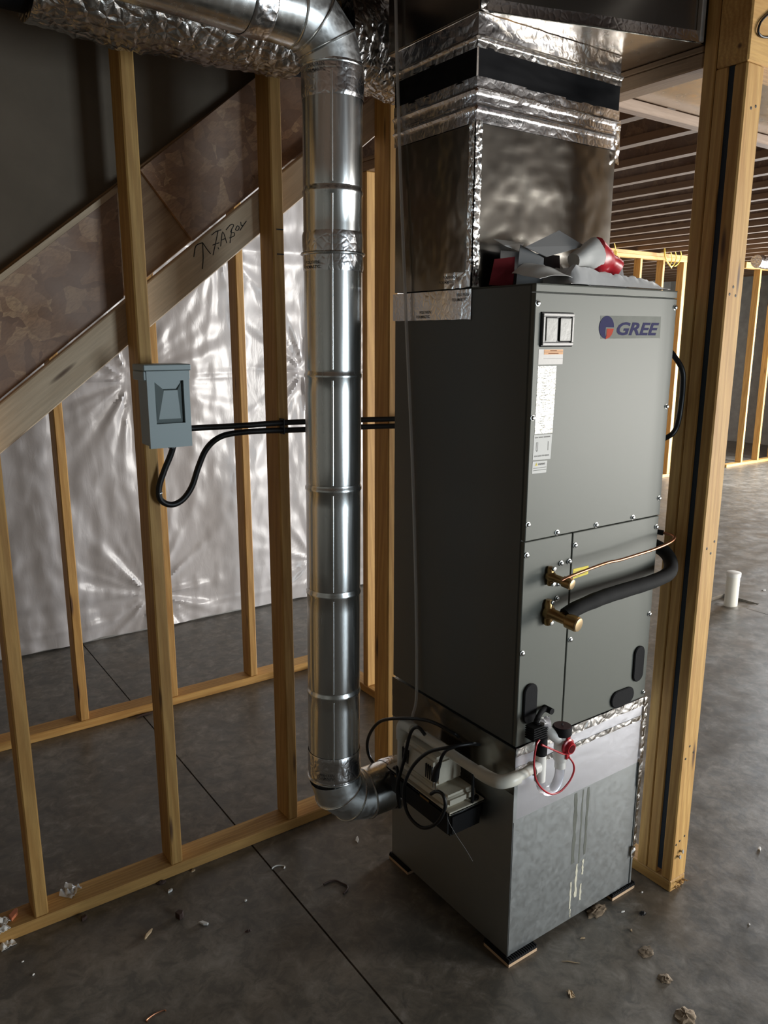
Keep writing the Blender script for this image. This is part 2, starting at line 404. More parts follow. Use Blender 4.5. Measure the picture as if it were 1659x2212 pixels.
def wall_with_hole(name, axis, pos, thick, a0, a1, holes, label, mat='wallconc'):
    b = MB()
    def put(u0, u1, z0, z1):
        if u1-u0 < 1e-4 or z1-z0 < 1e-4: return
        if axis == 'Y': b.box(u0, u1, pos, pos+thick, z0, z1)
        else: b.box(pos, pos+thick, u0, u1, z0, z1)
    u = a0
    for h0, h1, z0, z1 in sorted(holes):
        put(u, h0, 0, 2.94); put(h0, h1, 0, z0); put(h0, h1, z1, 2.94); u = h1
    put(u, a1, 0, 2.94)
    return struct(b.build(name, W[mat]), label)
wall_with_hole('wall_rear', 'Y', -4.8, 0.2, -5.2, 11.2, [(7.38, 9.32, 0.02, 2.10), (4.62, 6.98, 0.02, 2.10), (0.97, 2.13, 0.02, 2.08)], 'insulated wall behind the camera with door openings', 'insul')  # first opening listed is added, for the extra fill light
wall_with_hole('wall_east', 'X', 9.8, 0.2, -4.6, 3.6, [(-2.25, 0.65, 0.02, 2.10), (1.37, 3.33, 0.02, 2.10)], 'concrete side wall with two wide door openings')
wall_with_hole('wall_end', 'X', 11.0, 0.2, 3.6, 7.5, [], 'concrete end wall far right')
wall_with_hole('wall_jog', 'Y', 3.6, 0.2, 9.8, 11.2, [], 'short concrete jog wall far right')
wall_with_hole('wall_west', 'X', -5.2, 0.2, -4.6, 7.5, [], 'side wall faced with cream insulation', 'insul')
wall_with_hole('wall_back', 'Y', 3.065, 0.2, -5.0, 2.1, [], 'concrete foundation wall behind the white sheeting')
wall_with_hole('wall_return', 'X', 1.9, 0.2, 3.27, 7.5, [], 'concrete return wall')
wn = wall_with_hole('wall_north', 'Y', 7.5, 0.2, 1.9, 11.2, [], 'far foundation wall behind the bare studs')
box('sheeting', 2.1, 11.0, 7.47, 7.497, 0.05, 1.35, W['poly'], wn)
def frame(name, axis, pos, a0, a1, z0, z1, mid):
    b = MB(); t = 0.05
    P = [(a0, a0+t, z0, z1), (a1-t, a1, z0, z1), (a0+t, a1-t, z0, z0+t), (a0+t, a1-t, z1-t, z1)] + ([((a0+a1)/2-t/2, (a0+a1)/2+t/2, z0+t, z1-t)] if mid else [])
    for u0, u1, v0, v1 in P:
        if axis == 'Y': b.box(u0, u1, pos, pos+0.08, v0, v1)
        else: b.box(pos, pos+0.08, u0, u1, v0, v1)
    return struct(b.build(name, W['white']))
frame('door_1', 'Y', -4.74, 4.62, 6.98, 0.02, 2.10, True)
frame('door_2', 'Y', -4.74, 0.97, 2.13, 0.02, 2.08, False)
frame('door_3', 'X', 9.84, -2.25, 0.65, 0.02, 2.10, True)
frame('added_door_5', 'Y', -4.74, 7.38, 9.32, 0.02, 2.10, True)  # unseen frame added around the extra fill light
frame('door_4', 'X', 9.84, 1.37, 3.33, 0.02, 2.10, True)

# near stud wall beside the stairs
wl = struct(empty('wall_left', (-0.6, 0.92, 0)), 'bare lumber stud wall beside the stairs')
box('bottom_plate', -2.4, 0.60, 0.873, 0.962, 0.0, 0.038, W['studX'], wl, 0.003)
for xr in (-1.815, -1.408, -1.0, -0.592, -0.170, 0.252):
    box('stud', xr-0.038, xr, 0.875, 0.963, 0.0385, 2.56, W['studZ'], wl, 0.004)
box('top_plate', -2.4, 0.60, 0.874, 0.963, 2.561, 2.636, W['studX'], wl, 0.003)
for z in (2.0, 1.93):          # pencil layout marks on the third stud
    box('pencil_mark', -0.196, -0.173, 0.8740, 0.8748, z, z+0.0035, W['ink'], wl)

# rear stud wall under the stairs
wi = struct(empty('wall_inner', (0.0, 2.08, 0)), 'bare stud wall under the far side of the stairs')
SL = lambda x: 1.385 + 0.782*(x+0.986)
box('bottom_plate', -2.4, 0.60, 2.030, 2.119, 0.0, 0.038, W['studX'], wi, 0.003)
for xr in (-1.39, -0.985, -0.578, -0.172, 0.238):
    x0 = xr-0.038
    MB().prism([(x0, 0.0385), (xr, 0.0385), (xr, SL(xr)+0.02), (x0, SL(x0)+0.02)], 'Y', 2.033, 2.117).build('stud', W['studZ'], wi, 0.004)

# wall on the right of the air handler: built-up post, plates, door header
wr = struct(empty('wall_right', (0.66, 0.0, 0)), 'stud wall with a built-up post at its near end')
XA, XB = 0.616, 0.692
box('bottom_plate', XA, XB, -0.083, 2.02, 0.0, 0.038, W['studY'], wr, 0.003)
for y in (0.41, 0.81, 1.21, 1.98): box('stud', XA, XB, y, y+0.038, 0.0385, 2.372, W['studZ'], wr, 0.004)
box('stud', XA, XB, -0.083, -0.0465, 0.0385, 2.358, W['studZ'], wr, 0.004)
box('stud', XA, XB, -0.0310, 0.0045, 0.0385, 2.358, W['studZ'], wr, 0.003)
box('stud', XA, XB, 0.0060, 0.0430, 0.0385, 2.636, W['studZ'], wr, 0.003)
lab(box('foam_strip', XA+0.004, XB-0.006, -0.0462, -0.0312, 0.06, 2.357, W['bluefoam'], wr), 'dark blue foam strip between the post boards')
box('stud', XA, XB+0.01, 1.610, 1.648, 0.0385, 2.372, W['studZ'], wr, 0.004)
lab(box('header', XA, 2.6, -0.083, 0.0045, 2.359, 2.636, W['studX'], wr, 0.004), 'door header on top of the post')
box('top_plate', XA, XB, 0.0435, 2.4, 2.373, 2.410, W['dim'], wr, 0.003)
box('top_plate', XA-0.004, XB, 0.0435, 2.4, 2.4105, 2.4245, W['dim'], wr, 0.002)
def nail(x, z, y=-0.0832, r=0.004): MB().lathe((x, y+0.004, z), (0, -1, 0), [(0, r), (0.0042, r), (0.0046, r*0.4)], 8).build('nail', W['ink'], wr)
for x, z in ((0.632, 1.803), (0.646, 1.822), (0.660, 1.800), (0.640, 1.109), (0.661, 1.092), (0.674, 1.125), (0.650, 0.492), (0.634, 0.455), (0.672, 0.465), (0.628, 0.165), (0.645, 0.172), (0.668, 0.180), (0.648, 2.255), (0.668, 2.262)):
    nail(x, z)
for x, z in ((0.640, 0.118), (0.652, 0.132)):
    MB().lathe((x, -0.080, z), (0.2, -1, 0.3), [(0, 0.003), (0.010, 0.003), (0.0105, 0.006), (0.013, 0.006)], 8).build('nail', W['steel'], wr)
sp = MB(); rnd = random.Random(4)                 # splintered lower end of the plate
for i in range(14):
    a = rnd.uniform(-0.6, 0.6); x = rnd.uniform(0.640, 0.686); z = rnd.uniform(0.003, 0.03)
    sp.tube([(x, -0.083, z), (x+0.02*math.sin(a), -0.083-rnd.uniform(0.006, 0.022), z+0.018*rnd.uniform(-.3, .8))], [0.002, 0.0006], 5)
sp.build('splinters', W['chip'], wr)['kind'] = 'stuff'

# soffit edge board along the duct beyond the wall
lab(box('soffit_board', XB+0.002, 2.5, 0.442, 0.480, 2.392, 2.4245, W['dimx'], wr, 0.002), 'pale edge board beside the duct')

# far stud wall across the basement, in two runs with a doorway between
wf = struct(empty('wall_far', (6.5, 4.56, 0)), 'bare stud wall on the far side of the basement')
YF = 4.523
for x0, x1 in ((4.0, 7.19), (8.35, 10.98)):
    box('bottom_plate', x0, x1, YF, YF+0.089, 0, 0.038, W['studX'], wf, 0.003)
    box('top_plate', x0, x1, YF, YF+0.089, 2.561, 2.598, W['studX'], wf, 0.003)
    box('top_plate', x0, x1, YF, YF+0.089, 2.599, 2.636, W['studX'], wf, 0.003)
for xr in (4.26, 4.67, 5.08, 5.485, 5.89, 6.283, 6.69, 7.083, 7.19, 8.72, 9.125, 9.53, 9.94, 10.34):
    box('stud', xr-0.038, xr, YF, YF+0.089, 0.0385, 2.56, W['studZ'], wf, 0.003)
box('stud', 7.088, 7.148, YF+0.02, YF+0.089, 0.0385, 2.56, W['studZ'], wf, 0.002)

# ---------------------------------------------------------------- stairs seen from the side
st = thing('staircase', (-0.6, 1.0, 0), 'sloping side of basement stairs in strand board and lumber behind the near studs', 'staircase')
def slope_strip(x0, x1, lo, hi, y0, y1):           # a board following the stair slope
    return MB().prism([(x0, SL(x0)+lo), (x1, SL(x1)+lo), (x1, SL(x1)+hi), (x0, SL(x0)+hi)], 'Y', y0, y1)
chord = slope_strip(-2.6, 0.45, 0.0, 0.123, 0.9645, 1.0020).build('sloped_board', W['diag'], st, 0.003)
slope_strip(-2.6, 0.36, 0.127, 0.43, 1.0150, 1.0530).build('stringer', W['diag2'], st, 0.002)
slope_strip(-2.6, -0.62, 0.1275, 0.405, 1.0022, 1.0135).build('strand_board_panel', W['osb'], st)
MB().prism([(-0.405, SL(-0.405)+0.1275), (0.36, SL(0.36)+0.1275), (0.36, SL(0.36)+0.45), (-0.55, SL(-0.55)+0.42)], 'Y', 1.0022, 1.0140).build('strand_board_panel', W['osb'], st)
lab(slope_strip(-2.6, -0.60, 0.406, 0.424, 0.996, 1.0135).build('edge_trim', W['diag'], st), 'thin lumber strip along the top of the lower panel')
MB().prism([(-2.6, SL(-2.6)+0.42), (0.36, SL(0.36)+0.42), (0.36, 2.9), (-2.6, 2.9)], 'Y', 1.0540, 1.0670).build('drywall_panel', W['drywall'], st)
# marker lettering on the sloped board: an arrow and F.A Box
def mk(px, py): return (-0.362+0.00143*(px-460)-0.000107*(py-570), 0.9637, 1.901+0.0000683*(px-460)-0.001343*(py-570))
def zp(L): return [mk(230+a/3.858, 380+b/3.858) for a, b in L]
ARW = [[(798, 775), (803, 690), (795, 562)], [(725, 678), (740, 590), (795, 562)], [(795, 562), (830, 610), (865, 652)]]
LET = {'F': [[(922, 465), (905, 560), (885, 662)], [(868, 500), (905, 470), (948, 455)], [(880, 580), (935, 560)]],
       'dot': [[(927, 598), (932, 612)]],
       'A': [[(948, 590), (962, 470), (1000, 562)], [(950, 540), (985, 525)]],
       'B': [[(1040, 440), (1028, 560)], [(990, 455), (1030, 410), (1055, 415), (1030, 470), (1060, 475), (1062, 500), (1020, 520)]],
       'o': [[(1080, 430), (1072, 450), (1092, 455), (1104, 430), (1088, 418), (1078, 432)]],
       'x': [[(1115, 385), (1122, 415), (1140, 410)], [(1165, 375), (1110, 455)]]}
def ink(name, strokes, r=0.0013):
    b = MB()
    for s in strokes: b.tube(smoothpts(zp(s), 4), r, 6)
    return b.build(name, W['ink'], st)
lab(ink('arrow_mark', ARW), 'hand-drawn marker arrow')
wb = MB()
for L in LET.values():
    for s_ in L: wb.tube(smoothpts(zp(s_), 4), 0.0012, 6)
lab(wb.build('handwriting', W['ink'], st), 'handwritten F.A Box')

# ---------------------------------------------------------------- white poly sheeting hung on the foundation wall
PINS = [(0.049, 0.215, 1.0), (0.015, 1.456, 0.9), (1.099, 1.488, 0.9), (-1.05, 1.47, 0.8), (-1.0, 0.25, 0.8), (1.15, 0.25, 0.5), (0.55, 2.2, 0.4)]
def sheet(u, v):
    x = -2.6+4.55*u; z = 0.012+2.58*v
    d = 0.030
    d += 0.020*nz((x, 0, z*0.35), 3.1) + 0.010*nz((x+5, 1, z*0.22), 9.0) + 0.004*nz((x, 3, z*0.5), 22.0)
    for px, pz, a in PINS:
        dx, dz = x-px, z-pz; r = math.hypot(dx, dz*0.8); th = math.atan2(dz, dx)
        e = math.exp(-r/0.30)*a
        ph = 7*px+3*pz
        d -= 0.034*e
        d += 0.013*e*min(1, r/0.07)*(math.sin(11*th+ph+2.0*nz((px, th*1.3, r*2), 1)) + 0.6*math.sin(19*th+2*ph) + 0.4*math.sin(31*th+ph))
    for z0, w, a in ((2.185, 0.05, 0.022), (1.46, 0.010, 0.006), (0.10, 0.012, 0.006)):
        d += a*math.exp(-((z-z0)/w)**2)
    zz = z
    if v < 0.04: zz = z + 0.010*nz((x, 0, 0), 6) * (1-v/0.04); zz = max(0.003, zz)
    return (x, 3.062-max(0.004, d), zz)
ps = MB().grid(sheet, 300, 190).build('plastic_sheeting', W['poly'], None, smooth=True)
tag(ps, 'large wrinkled white plastic sheet hanging on the back wall behind the studs', 'sheeting')

# ================================================================== AIR HANDLER
CW, CD, CB, CT = 0.528, 0.545, 0.656, 1.811
ah = thing('air_handler', (0.264, 0.27, CB), 'tall grey air handler cabinet with faded blue and red logo on a galvanized box', 'air handler')
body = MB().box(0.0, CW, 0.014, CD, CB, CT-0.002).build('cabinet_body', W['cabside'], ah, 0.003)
lab(MB().box(0.0015, CW, 0.0, 0.40, CT-0.002, CT).box(0.0015, CW-0.002, 0.0, 0.0135, 1.7925, CT-0.002).build('top_lip', W['cabinet'], ah, 0.0015), 'lighter grey folded top edge')
lab(box('upper_panel', 0.001, CW-0.001, 0.0, 0.0135, 1.2065, 1.7905, W['cabinet'], ah, 0.0015), 'upper grey service panel')
lab(box('lower_left_panel', 0.001, 0.1705, 0.0015, 0.0135, CB, 1.2040, W['cabinet'], ah, 0.0015), 'narrow lower panel with the pipe valves')
lab(box('lower_right_panel', 0.1735, CW-0.003, 0.0005, 0.0135, CB, 1.2040, W['cabinet'], ah, 0.0015), 'wide lower panel')
scr = MB().lathe((0, 0, 0), (0, -1, 0), [(0, 0.0075), (0.0015, 0.0075), (0.002, 0.005), (0.006, 0.0047), (0.0068, 0.003)], 10).build('screw', W['steel'], ah, smooth=True, local=True)
S_ = [(0.008, 1.767), (0.520, 1.769), (0.518, 1.509), (0.008, 1.506), (0.008, 1.248), (0.112, 1.214), (0.259, 1.2135), (0.408, 1.214), (0.518, 1.255),
      (0.008, 1.171), (0.182, 1.170), (0.133, 1.130), (0.163, 1.130), (0.123, 1.078), (0.124, 1.038), (0.516, 1.173), (0.184, 0.912), (0.008, 0.915), (0.516, 0.915), (0.516, 0.672)]
for i, (x, z) in enumerate(S_):
    o = scr if i == 0 else scr.copy()
    if i: COL.objects.link(o); o.parent = ah
    o.location = Vector((x, 0.0005, z)) - ah.location
# breaker cover: black gasket, bright frame, two tall covers
bc = lab(MB().box(0.0195, 0.1285, -0.0035, 0.0, 1.6695, 1.7480).build('breaker_cover', W['black'], ah, 0.003), 'breaker cover plate with two clear doors')
fr = MB()
for a in ((0.023, 0.126, 1.7385, 1.7450), (0.023, 0.126, 1.6725, 1.6790), (0.023, 0.0295, 1.679, 1.7385), (0.1195, 0.126, 1.679, 1.7385)): fr.box(a[0], a[1], -0.0075, -0.0030, a[2], a[3])
fr.build('cover_frame', W['silvercard'], bc, 0.001)
for x0 in (0.0315, 0.0775):
    d = MB().box(x0, x0+0.040, -0.0075, -0.0030, 1.681, 1.7365).build('breaker_door', W['smoke'], bc, 0.004, seg=2)
for x0 in (0.0335, 0.0795): box('door_rim', x0, x0+0.036, -0.0082, -0.0070, 1.7335, 1.7350, W['black'], bc)
# logo
def arc_poly(cx, cz, r, a0, a1, n=20): return [(cx+r*math.cos(a0+(a1-a0)*i/n), cz+r*math.sin(a0+(a1-a0)*i/n)) for i in range(n+1)]
lg = lab(MB().prism([(0.226, 1.743), (0.463, 1.745), (0.466, 1.690), (0.232, 1.688)], 'Y', -0.0004, 0.0002).build('logo_patch', W['residue'], ah), 'rubbed residue around the logo')
cx, cz, r = 0.2505, 1.7155, 0.0275
MB().prism(arc_poly(cx, cz, r, 0, 1.5*PI, 34)+[(cx-0.003, cz-0.012), (cx-0.003, cz)], 'Y', -0.0009, -0.0003).build('logo_disc', W['blueink'], lg)
MB().prism([(cx+0.001, cz-0.003), (cx+0.027, cz-0.003)]+[(cx+0.0265*math.cos(t), cz+0.0275*math.sin(t)) for t in (-0.35, -0.7, -1.05, -1.35)]+[(cx-0.002, cz-0.0285), (cx+0.001, cz-0.020)], 'Y', -0.0010, -0.0003).build('logo_quarter', W['redink'], lg)
text('GREE', 'logo_lettering', (0.2895, -0.0004, 1.6965), (1, 0, 0), (0, 0, 1), 0.0325, W['blueink'], lg, 0.168, 0.25, 0.03)
# stickers
X_, Z_ = (1, 0, 0), (0, 0, 1)
l1 = lab(box('rating_label', 0.018, 0.100, -0.0005, 0.0002, 1.629, 1.664, W['silvercard'], ah), 'silver caution label with an orange heading')
box('label_heading', 0.0355, 0.0995, -0.0008, -0.0004, 1.6520, 1.6632, W['orange'], l1)
for z in (1.6575, 1.642): box('label_rule', 0.0355, 0.0995, -0.0010, -0.0004, z, z+0.0006, W['ink2'], l1)
for z, w in ((1.6600, 0.022), (1.6535, 0.034)): box('label_print', 0.067-w/2, 0.067+w/2, -0.0010, -0.0004, z, z+0.0012, W['redcard'], l1)
l2 = lab(MB().prism([(0.018, 1.626), (0.080, 1.6255), (0.077, 1.467), (0.0165, 1.4675)], 'Y', -0.0005, 0.0002).build('rating_label', W['silverlabel'], ah), 'long shiny silver rating label')
rl = random.Random(7)
for i in range(26):
    z = 1.475+i*0.0055; x0 = 0.030+rl.uniform(0, 0.012); box('label_print', x0, x0+rl.uniform(0.008, 0.022), -0.0007, -0.0004, z, z+0.0009, W['residue'], l2)
l3 = lab(MB().prism([(0.0155, 1.4655), (0.0765, 1.464), (0.0745, 1.4035), (0.014, 1.4055)], 'Y', -0.0005, 0.0002).build('video_label', W['paper'], ah), 'white label for quick tip videos')
for x0, w in ((0.0185, 0.010), (0.031, 0.014), (0.048, 0.022)): box('label_print', x0, x0+w, -0.0008, -0.0004, 1.4572, 1.4600, W['ink2'], l3)
text('FOR QUICK TIP VIDEOS', 'label_print', (0.0185, -0.0005, 1.4115), X_, Z_, 0.0042, W['ink'], l3, 0.050, 0, 0.01)
box('label_print', 0.0632, 0.0650, -0.0008, -0.0004, 1.4255, 1.4475, W['ink2'], l3)
ph = MB()
for a in ((0.0235, 0.0245, 1.427, 1.447), (0.0285, 0.0295, 1.427, 1.447), (0.0235, 0.0295, 1.446, 1.447), (0.0235, 0.0295, 1.427, 1.428), (0.0255, 0.0275, 1.4245, 1.4265)): ph.box(a[0], a[1], -0.0009, -0.0004, a[2], a[3])
ph.build('phone_symbol', W['ink2'], l3)
l4 = lab(MB().prism([(0.0145, 1.402), (0.064, 1.4005), (0.062, 1.3715), (0.0135, 1.3725)], 'Y', -0.0005, 0.0002).build('warning_label', W['paper'], ah), 'white warning label with a yellow triangle')
MB().prism([(0.0225, 1.3905), (0.0315, 1.3905), (0.027, 1.3985)], 'Y', -0.0009, -0.0004).build('warning_triangle', W['yellow'], l4)
box('warning_mark', 0.0266, 0.0274, -0.0011, -0.0008, 1.3920, 1.3962, W['ink'], l4)
text('WARNING', 'label_print', (0.0325, -0.0005, 1.3915), X_, Z_, 0.0048, W['ink'], l4, 0.024, 0, 0.01)
for z in (1.3845, 1.3790): box('label_print', 0.017, 0.061, -0.0008, -0.0004, z, z+0.0012, W['residue'], l4)
l5 = lab(MB().prism([(0.180, 1.107), (0.239, 1.1065), (0.239, 1.0835), (0.180, 1.0800)], 'Y', -0.0004, 0.0006).build('yellow_label', W['yellow'], ah), 'small yellow label behind the copper tube')
for z in (1.098, 1.093, 1.088, 1.0845): box('label_print', 0.183, 0.232 if z > 1.086 else 0.205, -0.0006, -0.0003, z, z+0.0010, W['ink2'], l5)
# black knock-out plugs
def stadium(cx, cz, hw, hh):
    if hh > hw: return [(cx+hw*math.cos(t), cz+(hh-hw)+hw*math.sin(t)) for t in [PI*i/10 for i in range(11)]] + [(cx+hw*math.cos(t), cz-(hh-hw)+hw*math.sin(t)) for t in [PI+PI*i/10 for i in range(11)]]
    return [(cx+(hw-hh)+hh*math.cos(t), cz+hh*math.sin(t)) for t in [-PI/2+PI*i/10 for i in range(11)]] + [(cx-(hw-hh)+hh*math.cos(t), cz+hh*math.sin(t)) for t in [PI/2+PI*i/10 for i in range(11)]]
for cx_, cz_, hw, hh in ((0.042, 0.770, 0.024, 0.056), (0.481, 0.771, 0.0225, 0.055), (0.418, 0.6835, 0.050, 0.0255)):
    MB().prism(stadium(cx_, cz_, hw, hh), 'Y', -0.006, 0.0).build('knockout_plug', W['rubber'], ah, 0.0025)
# service valves
def valve(name, x, z, s, label):
    v = lab(MB().tube([(x, -0.006, z-0.026*s), (x, -0.006, z-0.018*s), (x, -0.006, z+0.018*s), (x, -0.006, z+0.026*s)], [0.006*s, 0.010*s, 0.010*s, 0.006*s], 10)
            .lathe((x, 0, z), (0.18, -1, -0.12), [(0, 0.014*s), (0.012, 0.015*s), (0.020, 0.0105*s), (0.045*s, 0.0105*s), (0.048*s, 0.0145*s), (0.058*s, 0.0150*s), (0.070*s, 0.0150*s)], 16).build(name, W['brass'], ah, smooth=True), label)
    t = Vector((x, 0, z)) + Vector((0.18, -1, -0.12)).normalized()*0.0705*s
    MB().lathe(t, (0.18, -1, -0.12), [(0, 0.0138*s), (0.004, 0.0132*s), (0.0045, 0.012*s)], 16).build('valve_cap', W['brasscap'], v, smooth=True)
    for zz in (z-0.021*s, z+0.021*s): MB().lathe((x+0.003, -0.013, zz), (0, -1, 0), [(0, 0.006), (0.006, 0.006), (0.0065, 0.003)], 8).build('valve_bolt', W['steel'], v)
valve('liquid_valve', 0.088, 1.106, 0.95, 'small brass liquid valve')
valve('suction_valve', 0.088, 1.010, 1.30, 'large brass suction valve')

# copper and insulated refrigerant lines
cp = smoothpts([(0.080, -0.052, 1.108), (0.115, -0.056, 1.116), (0.20, -0.056, 1.124), (0.245, -0.058, 1.128), (0.292, -0.058, 1.127), (0.36, -0.058, 1.130), (0.430, -0.058, 1.134), (0.498, -0.056, 1.141), (0.540, -0.044, 1.146), (0.556, -0.024, 1.148), (0.556, 0.004, 1.149), (0.545, 0.03, 1.150)], 6)
ct = tag(MB().tube(cp, 0.0040, 10).build('copper_line', W['copper'], None, smooth=True), 'thin bare copper tube curving from the small brass valve around the cabinet', 'copper tube')
MB().tube([(0.556, 0.004, 1.149), (0.550, 0.02, 1.150), (0.543, 0.05, 1.152)], 0.0075, 10).build('insulation_sleeve', W['foam'], ct, smooth=True)
su = smoothpts([(0.103, -0.050, 1.012), (0.14, -0.053, 1.024), (0.20, -0.055, 1.032), (0.257, -0.055, 1.036), (0.35, -0.055, 1.038), (0.442, -0.054, 1.040), (0.516, -0.048, 1.046), (0.556, -0.030, 1.058), (0.578, -0.004, 1.078), (0.582, 0.03, 1.095), (0.574, 0.08, 1.106), (0.56, 0.14, 1.11)], 6)
sl = tag(MB().tube(su, [0.0195 + 0.0012*nz(p, 30) for p in su], 16).build('suction_line', W['foam'], None, smooth=True), 'thick black foam insulated refrigerant pipe below the copper tube', 'insulated pipe')
MB().tube([(0.093, -0.040, 1.008), (0.118, -0.052, 1.015)], 0.010, 12).build('copper_stub', W['brass'], sl, smooth=True)
# cable loop at the back corner of the cabinet
tag(MB().tube(smoothpts([(0.546, 0.10, 1.70), (0.552, 0.05, 1.672), (0.560, 0.020, 1.644), (0.572, -0.002, 1.605), (0.584, 0.0, 1.56), (0.592, 0.006, 1.51), (0.586, 0.006, 1.465), (0.572, 0.006, 1.438), (0.560, 0.018, 1.421), (0.550, 0.06, 1.40)], 5), 0.0075, 10).build('power_cable', W['black'], None, smooth=True), 'black cable looping out between the cabinet and the wooden post', 'cable')

# ================================================================== RETURN BOX UNDER THE CABINET
BZ = 0.0235
rp = thing('return_plenum', (0.264, 0.27, BZ), 'galvanized sheet metal box taped under the grey cabinet, on small pads', 'duct box')
MB().box(0.0, CW, 0.0, CD, BZ, 0.648).box(-0.0015, 0.012, -0.0015, 0.0, BZ, 0.60).build('box_body', W['galvbox'], rp, 0.002)
for x0, x1 in ((0.0005, 0.004), (0.520, 0.5285)): box('corner_seam', x0, x1, -0.003, 0.0, BZ+0.002, 0.44, W['galvbox'], rp, 0.001)
def tape_panel(name, x0, x1, z0, z1, y, mat, amp, seed, parent, axis='Y', nu=60, nv=8, label=None):
    def fn(u, v):
        a = x0+(x1-x0)*u; z = z0+(z1-z0)*v
        if v in (0.0, 1.0): z += amp*1.2*nz((a*30, seed, v*9), 1)
        d = 0.0008 + amp*(0.5+0.5*nz((a*40, z*70, seed), 1)) + amp*0.8*abs(nz((a*13, z*26, seed+4), 1))
        return (a, y-d, z) if axis == 'Y' else (y-d, a, z)
    o = MB().grid(fn, nu, nv).build(name, mat, parent, smooth=True)
    return lab(o, label) if label else o
tape_panel('foil_tape', -0.001, 0.530, 0.630, 0.656, -0.0012, W['foilcrink'], 0.0022, 1, rp, nu=110, nv=14, label='crinkled upper run of foil tape')
tape_panel('foil_tape', -0.001, 0.531, 0.597, 0.636, -0.0006, W['foilflat'], 0.0006, 12, rp)
tape_panel('foil_tape', -0.001, 0.531, 0.585, 0.600, -0.0010, W['foilcrink'], 0.0016, 13, rp, nu=110, nv=6)
tape_panel('foil_tape', -0.001, 0.531, 0.518, 0.589, -0.0003, W['foilflat'], 0.0004, 2, rp)
tape_panel('foil_tape', -0.001, 0.536, 0.444, 0.522, -0.0001, W['foilflat'], 0.0003, 3, rp)
tape_panel('foil_tape', 0.000, 0.545, 0.588, 0.652, -0.0006, W['foilduct'], 0.0010, 5, rp, 'X', label='foil tape along the dark side')
tape_panel('foil_tape', 0.000, 0.545, 0.520, 0.592, -0.0002, W['foilduct'], 0.0004, 6, rp, 'X')
tape_panel('corner_tape', 0.519, 0.534, 0.36, 0.655, -0.0030, W['foilcrink'], 0.0035, 8, rp, nu=8, nv=60, label='torn foil tape on the right corner')
tape_panel('corner_tape', 0.524, 0.534, 0.16, 0.37, -0.0025, W['foilcrink'], 0.0030, 9, rp, nu=6, nv=50)
tape_panel('corner_tape', 0.512, 0.532, 0.120, 0.158, -0.0030, W['foilcrink'], 0.0045, 10, rp, nu=10, nv=16)
rs = random.Random(3)
def blot(x0, x1, z0, z1, mat, y=-0.0007):
    n = 9; L = [(x0+rs.uniform(0, 1)*0.35*(x1-x0), z0+(z1-z0)*i/n) for i in range(n+1)]; Rr = [(x1-rs.uniform(0, 1)*0.35*(x1-x0), z0+(z1-z0)*i/n) for i in range(n, -1, -1)]
    return MB().prism(L+Rr, 'Y', y, 0.0).build('glue_residue', mat, rp)
for a in ((0.244, 0.253, 0.060, 0.150), (0.262, 0.276, 0.090, 0.200), (0.286, 0.298, 0.070, 0.125), (0.290, 0.300, 0.155, 0.205), (0.249, 0.254, 0.030, 0.058)): blot(*a, W['paleresidue'])
for a in ((0.238, 0.258, 0.21, 0.438), (0.272, 0.280, 0.20, 0.438), (0.292, 0.306, 0.22, 0.438)): blot(*a, W['residue'], -0.0004)
for n, (x0, y0, x1, y1, label) in enumerate(((-0.006, -0.014, 0.104, 0.088, 'wood and black rubber pad under the near corner of the metal box'), (0.438, -0.006, 0.545, 0.095, 'wood and rubber pad under the front right corner of the metal box'), (-0.006, 0.449, 0.100, 0.552, 'dim pad under the rear left corner of the metal box'))):
    pd = tag(box('support_pad', x0, x1, y0, y1, 0.0, 0.0105, W['cork'], None, 0.001), label, 'pad', 'pads under the metal box')
    rb = MB().box(x0, x1, y0, y1, 0.0107, 0.0185)
    for i in range(14):
        t = x0+0.002+(x1-x0-0.008)*i/13; rb.box(t, t+0.004, y0-0.0006, y1, 0.0185, 0.0232)
    lab(rb.build('rubber_layer', W['rubber'], pd), 'ribbed black rubber layer')

# ================================================================== SUPPLY PLENUM AND TRUNK
PX1, PY0, PY1 = 0.506, 0.218, 0.545
pl = thing('supply_plenum', (0.25, 0.38, CT), 'square foil-faced duct rising from the top of the grey cabinet', 'duct')
def wav(u, v, s): return 0.0022*nz((u*5, v*5, s), 1) + 0.0012*nz((u*17, v*17, s), 1)
def foil_face(fn, nu=36, nv=36): return MB().grid(fn, nu, nv)
fb = MB()
def sm(t): return min(1, t/0.08)*min(1, (1-t)/0.08)
fb.grid(lambda u, v: (PX1*u, PY0-sm(u)*sm(v)*0.9*wav(u, v, 1.0), CT+0.001+0.408*v), 40, 40)
fb.grid(lambda u, v: (-sm(u)*sm(v)*0.9*wav(u, v, 4.0), PY1+(PY0-PY1)*u, CT+0.001+0.408*v), 40, 40)
fb.grid(lambda u, v: (PX1, PY0+(PY1-PY0)*u, CT+0.001+0.408*v), 2, 2).grid(lambda u, v: (PX1*(1-u), PY1, CT+0.001+0.408*v), 2, 2)
fb.build('duct_body', W['foilduct'], pl, smooth=True)
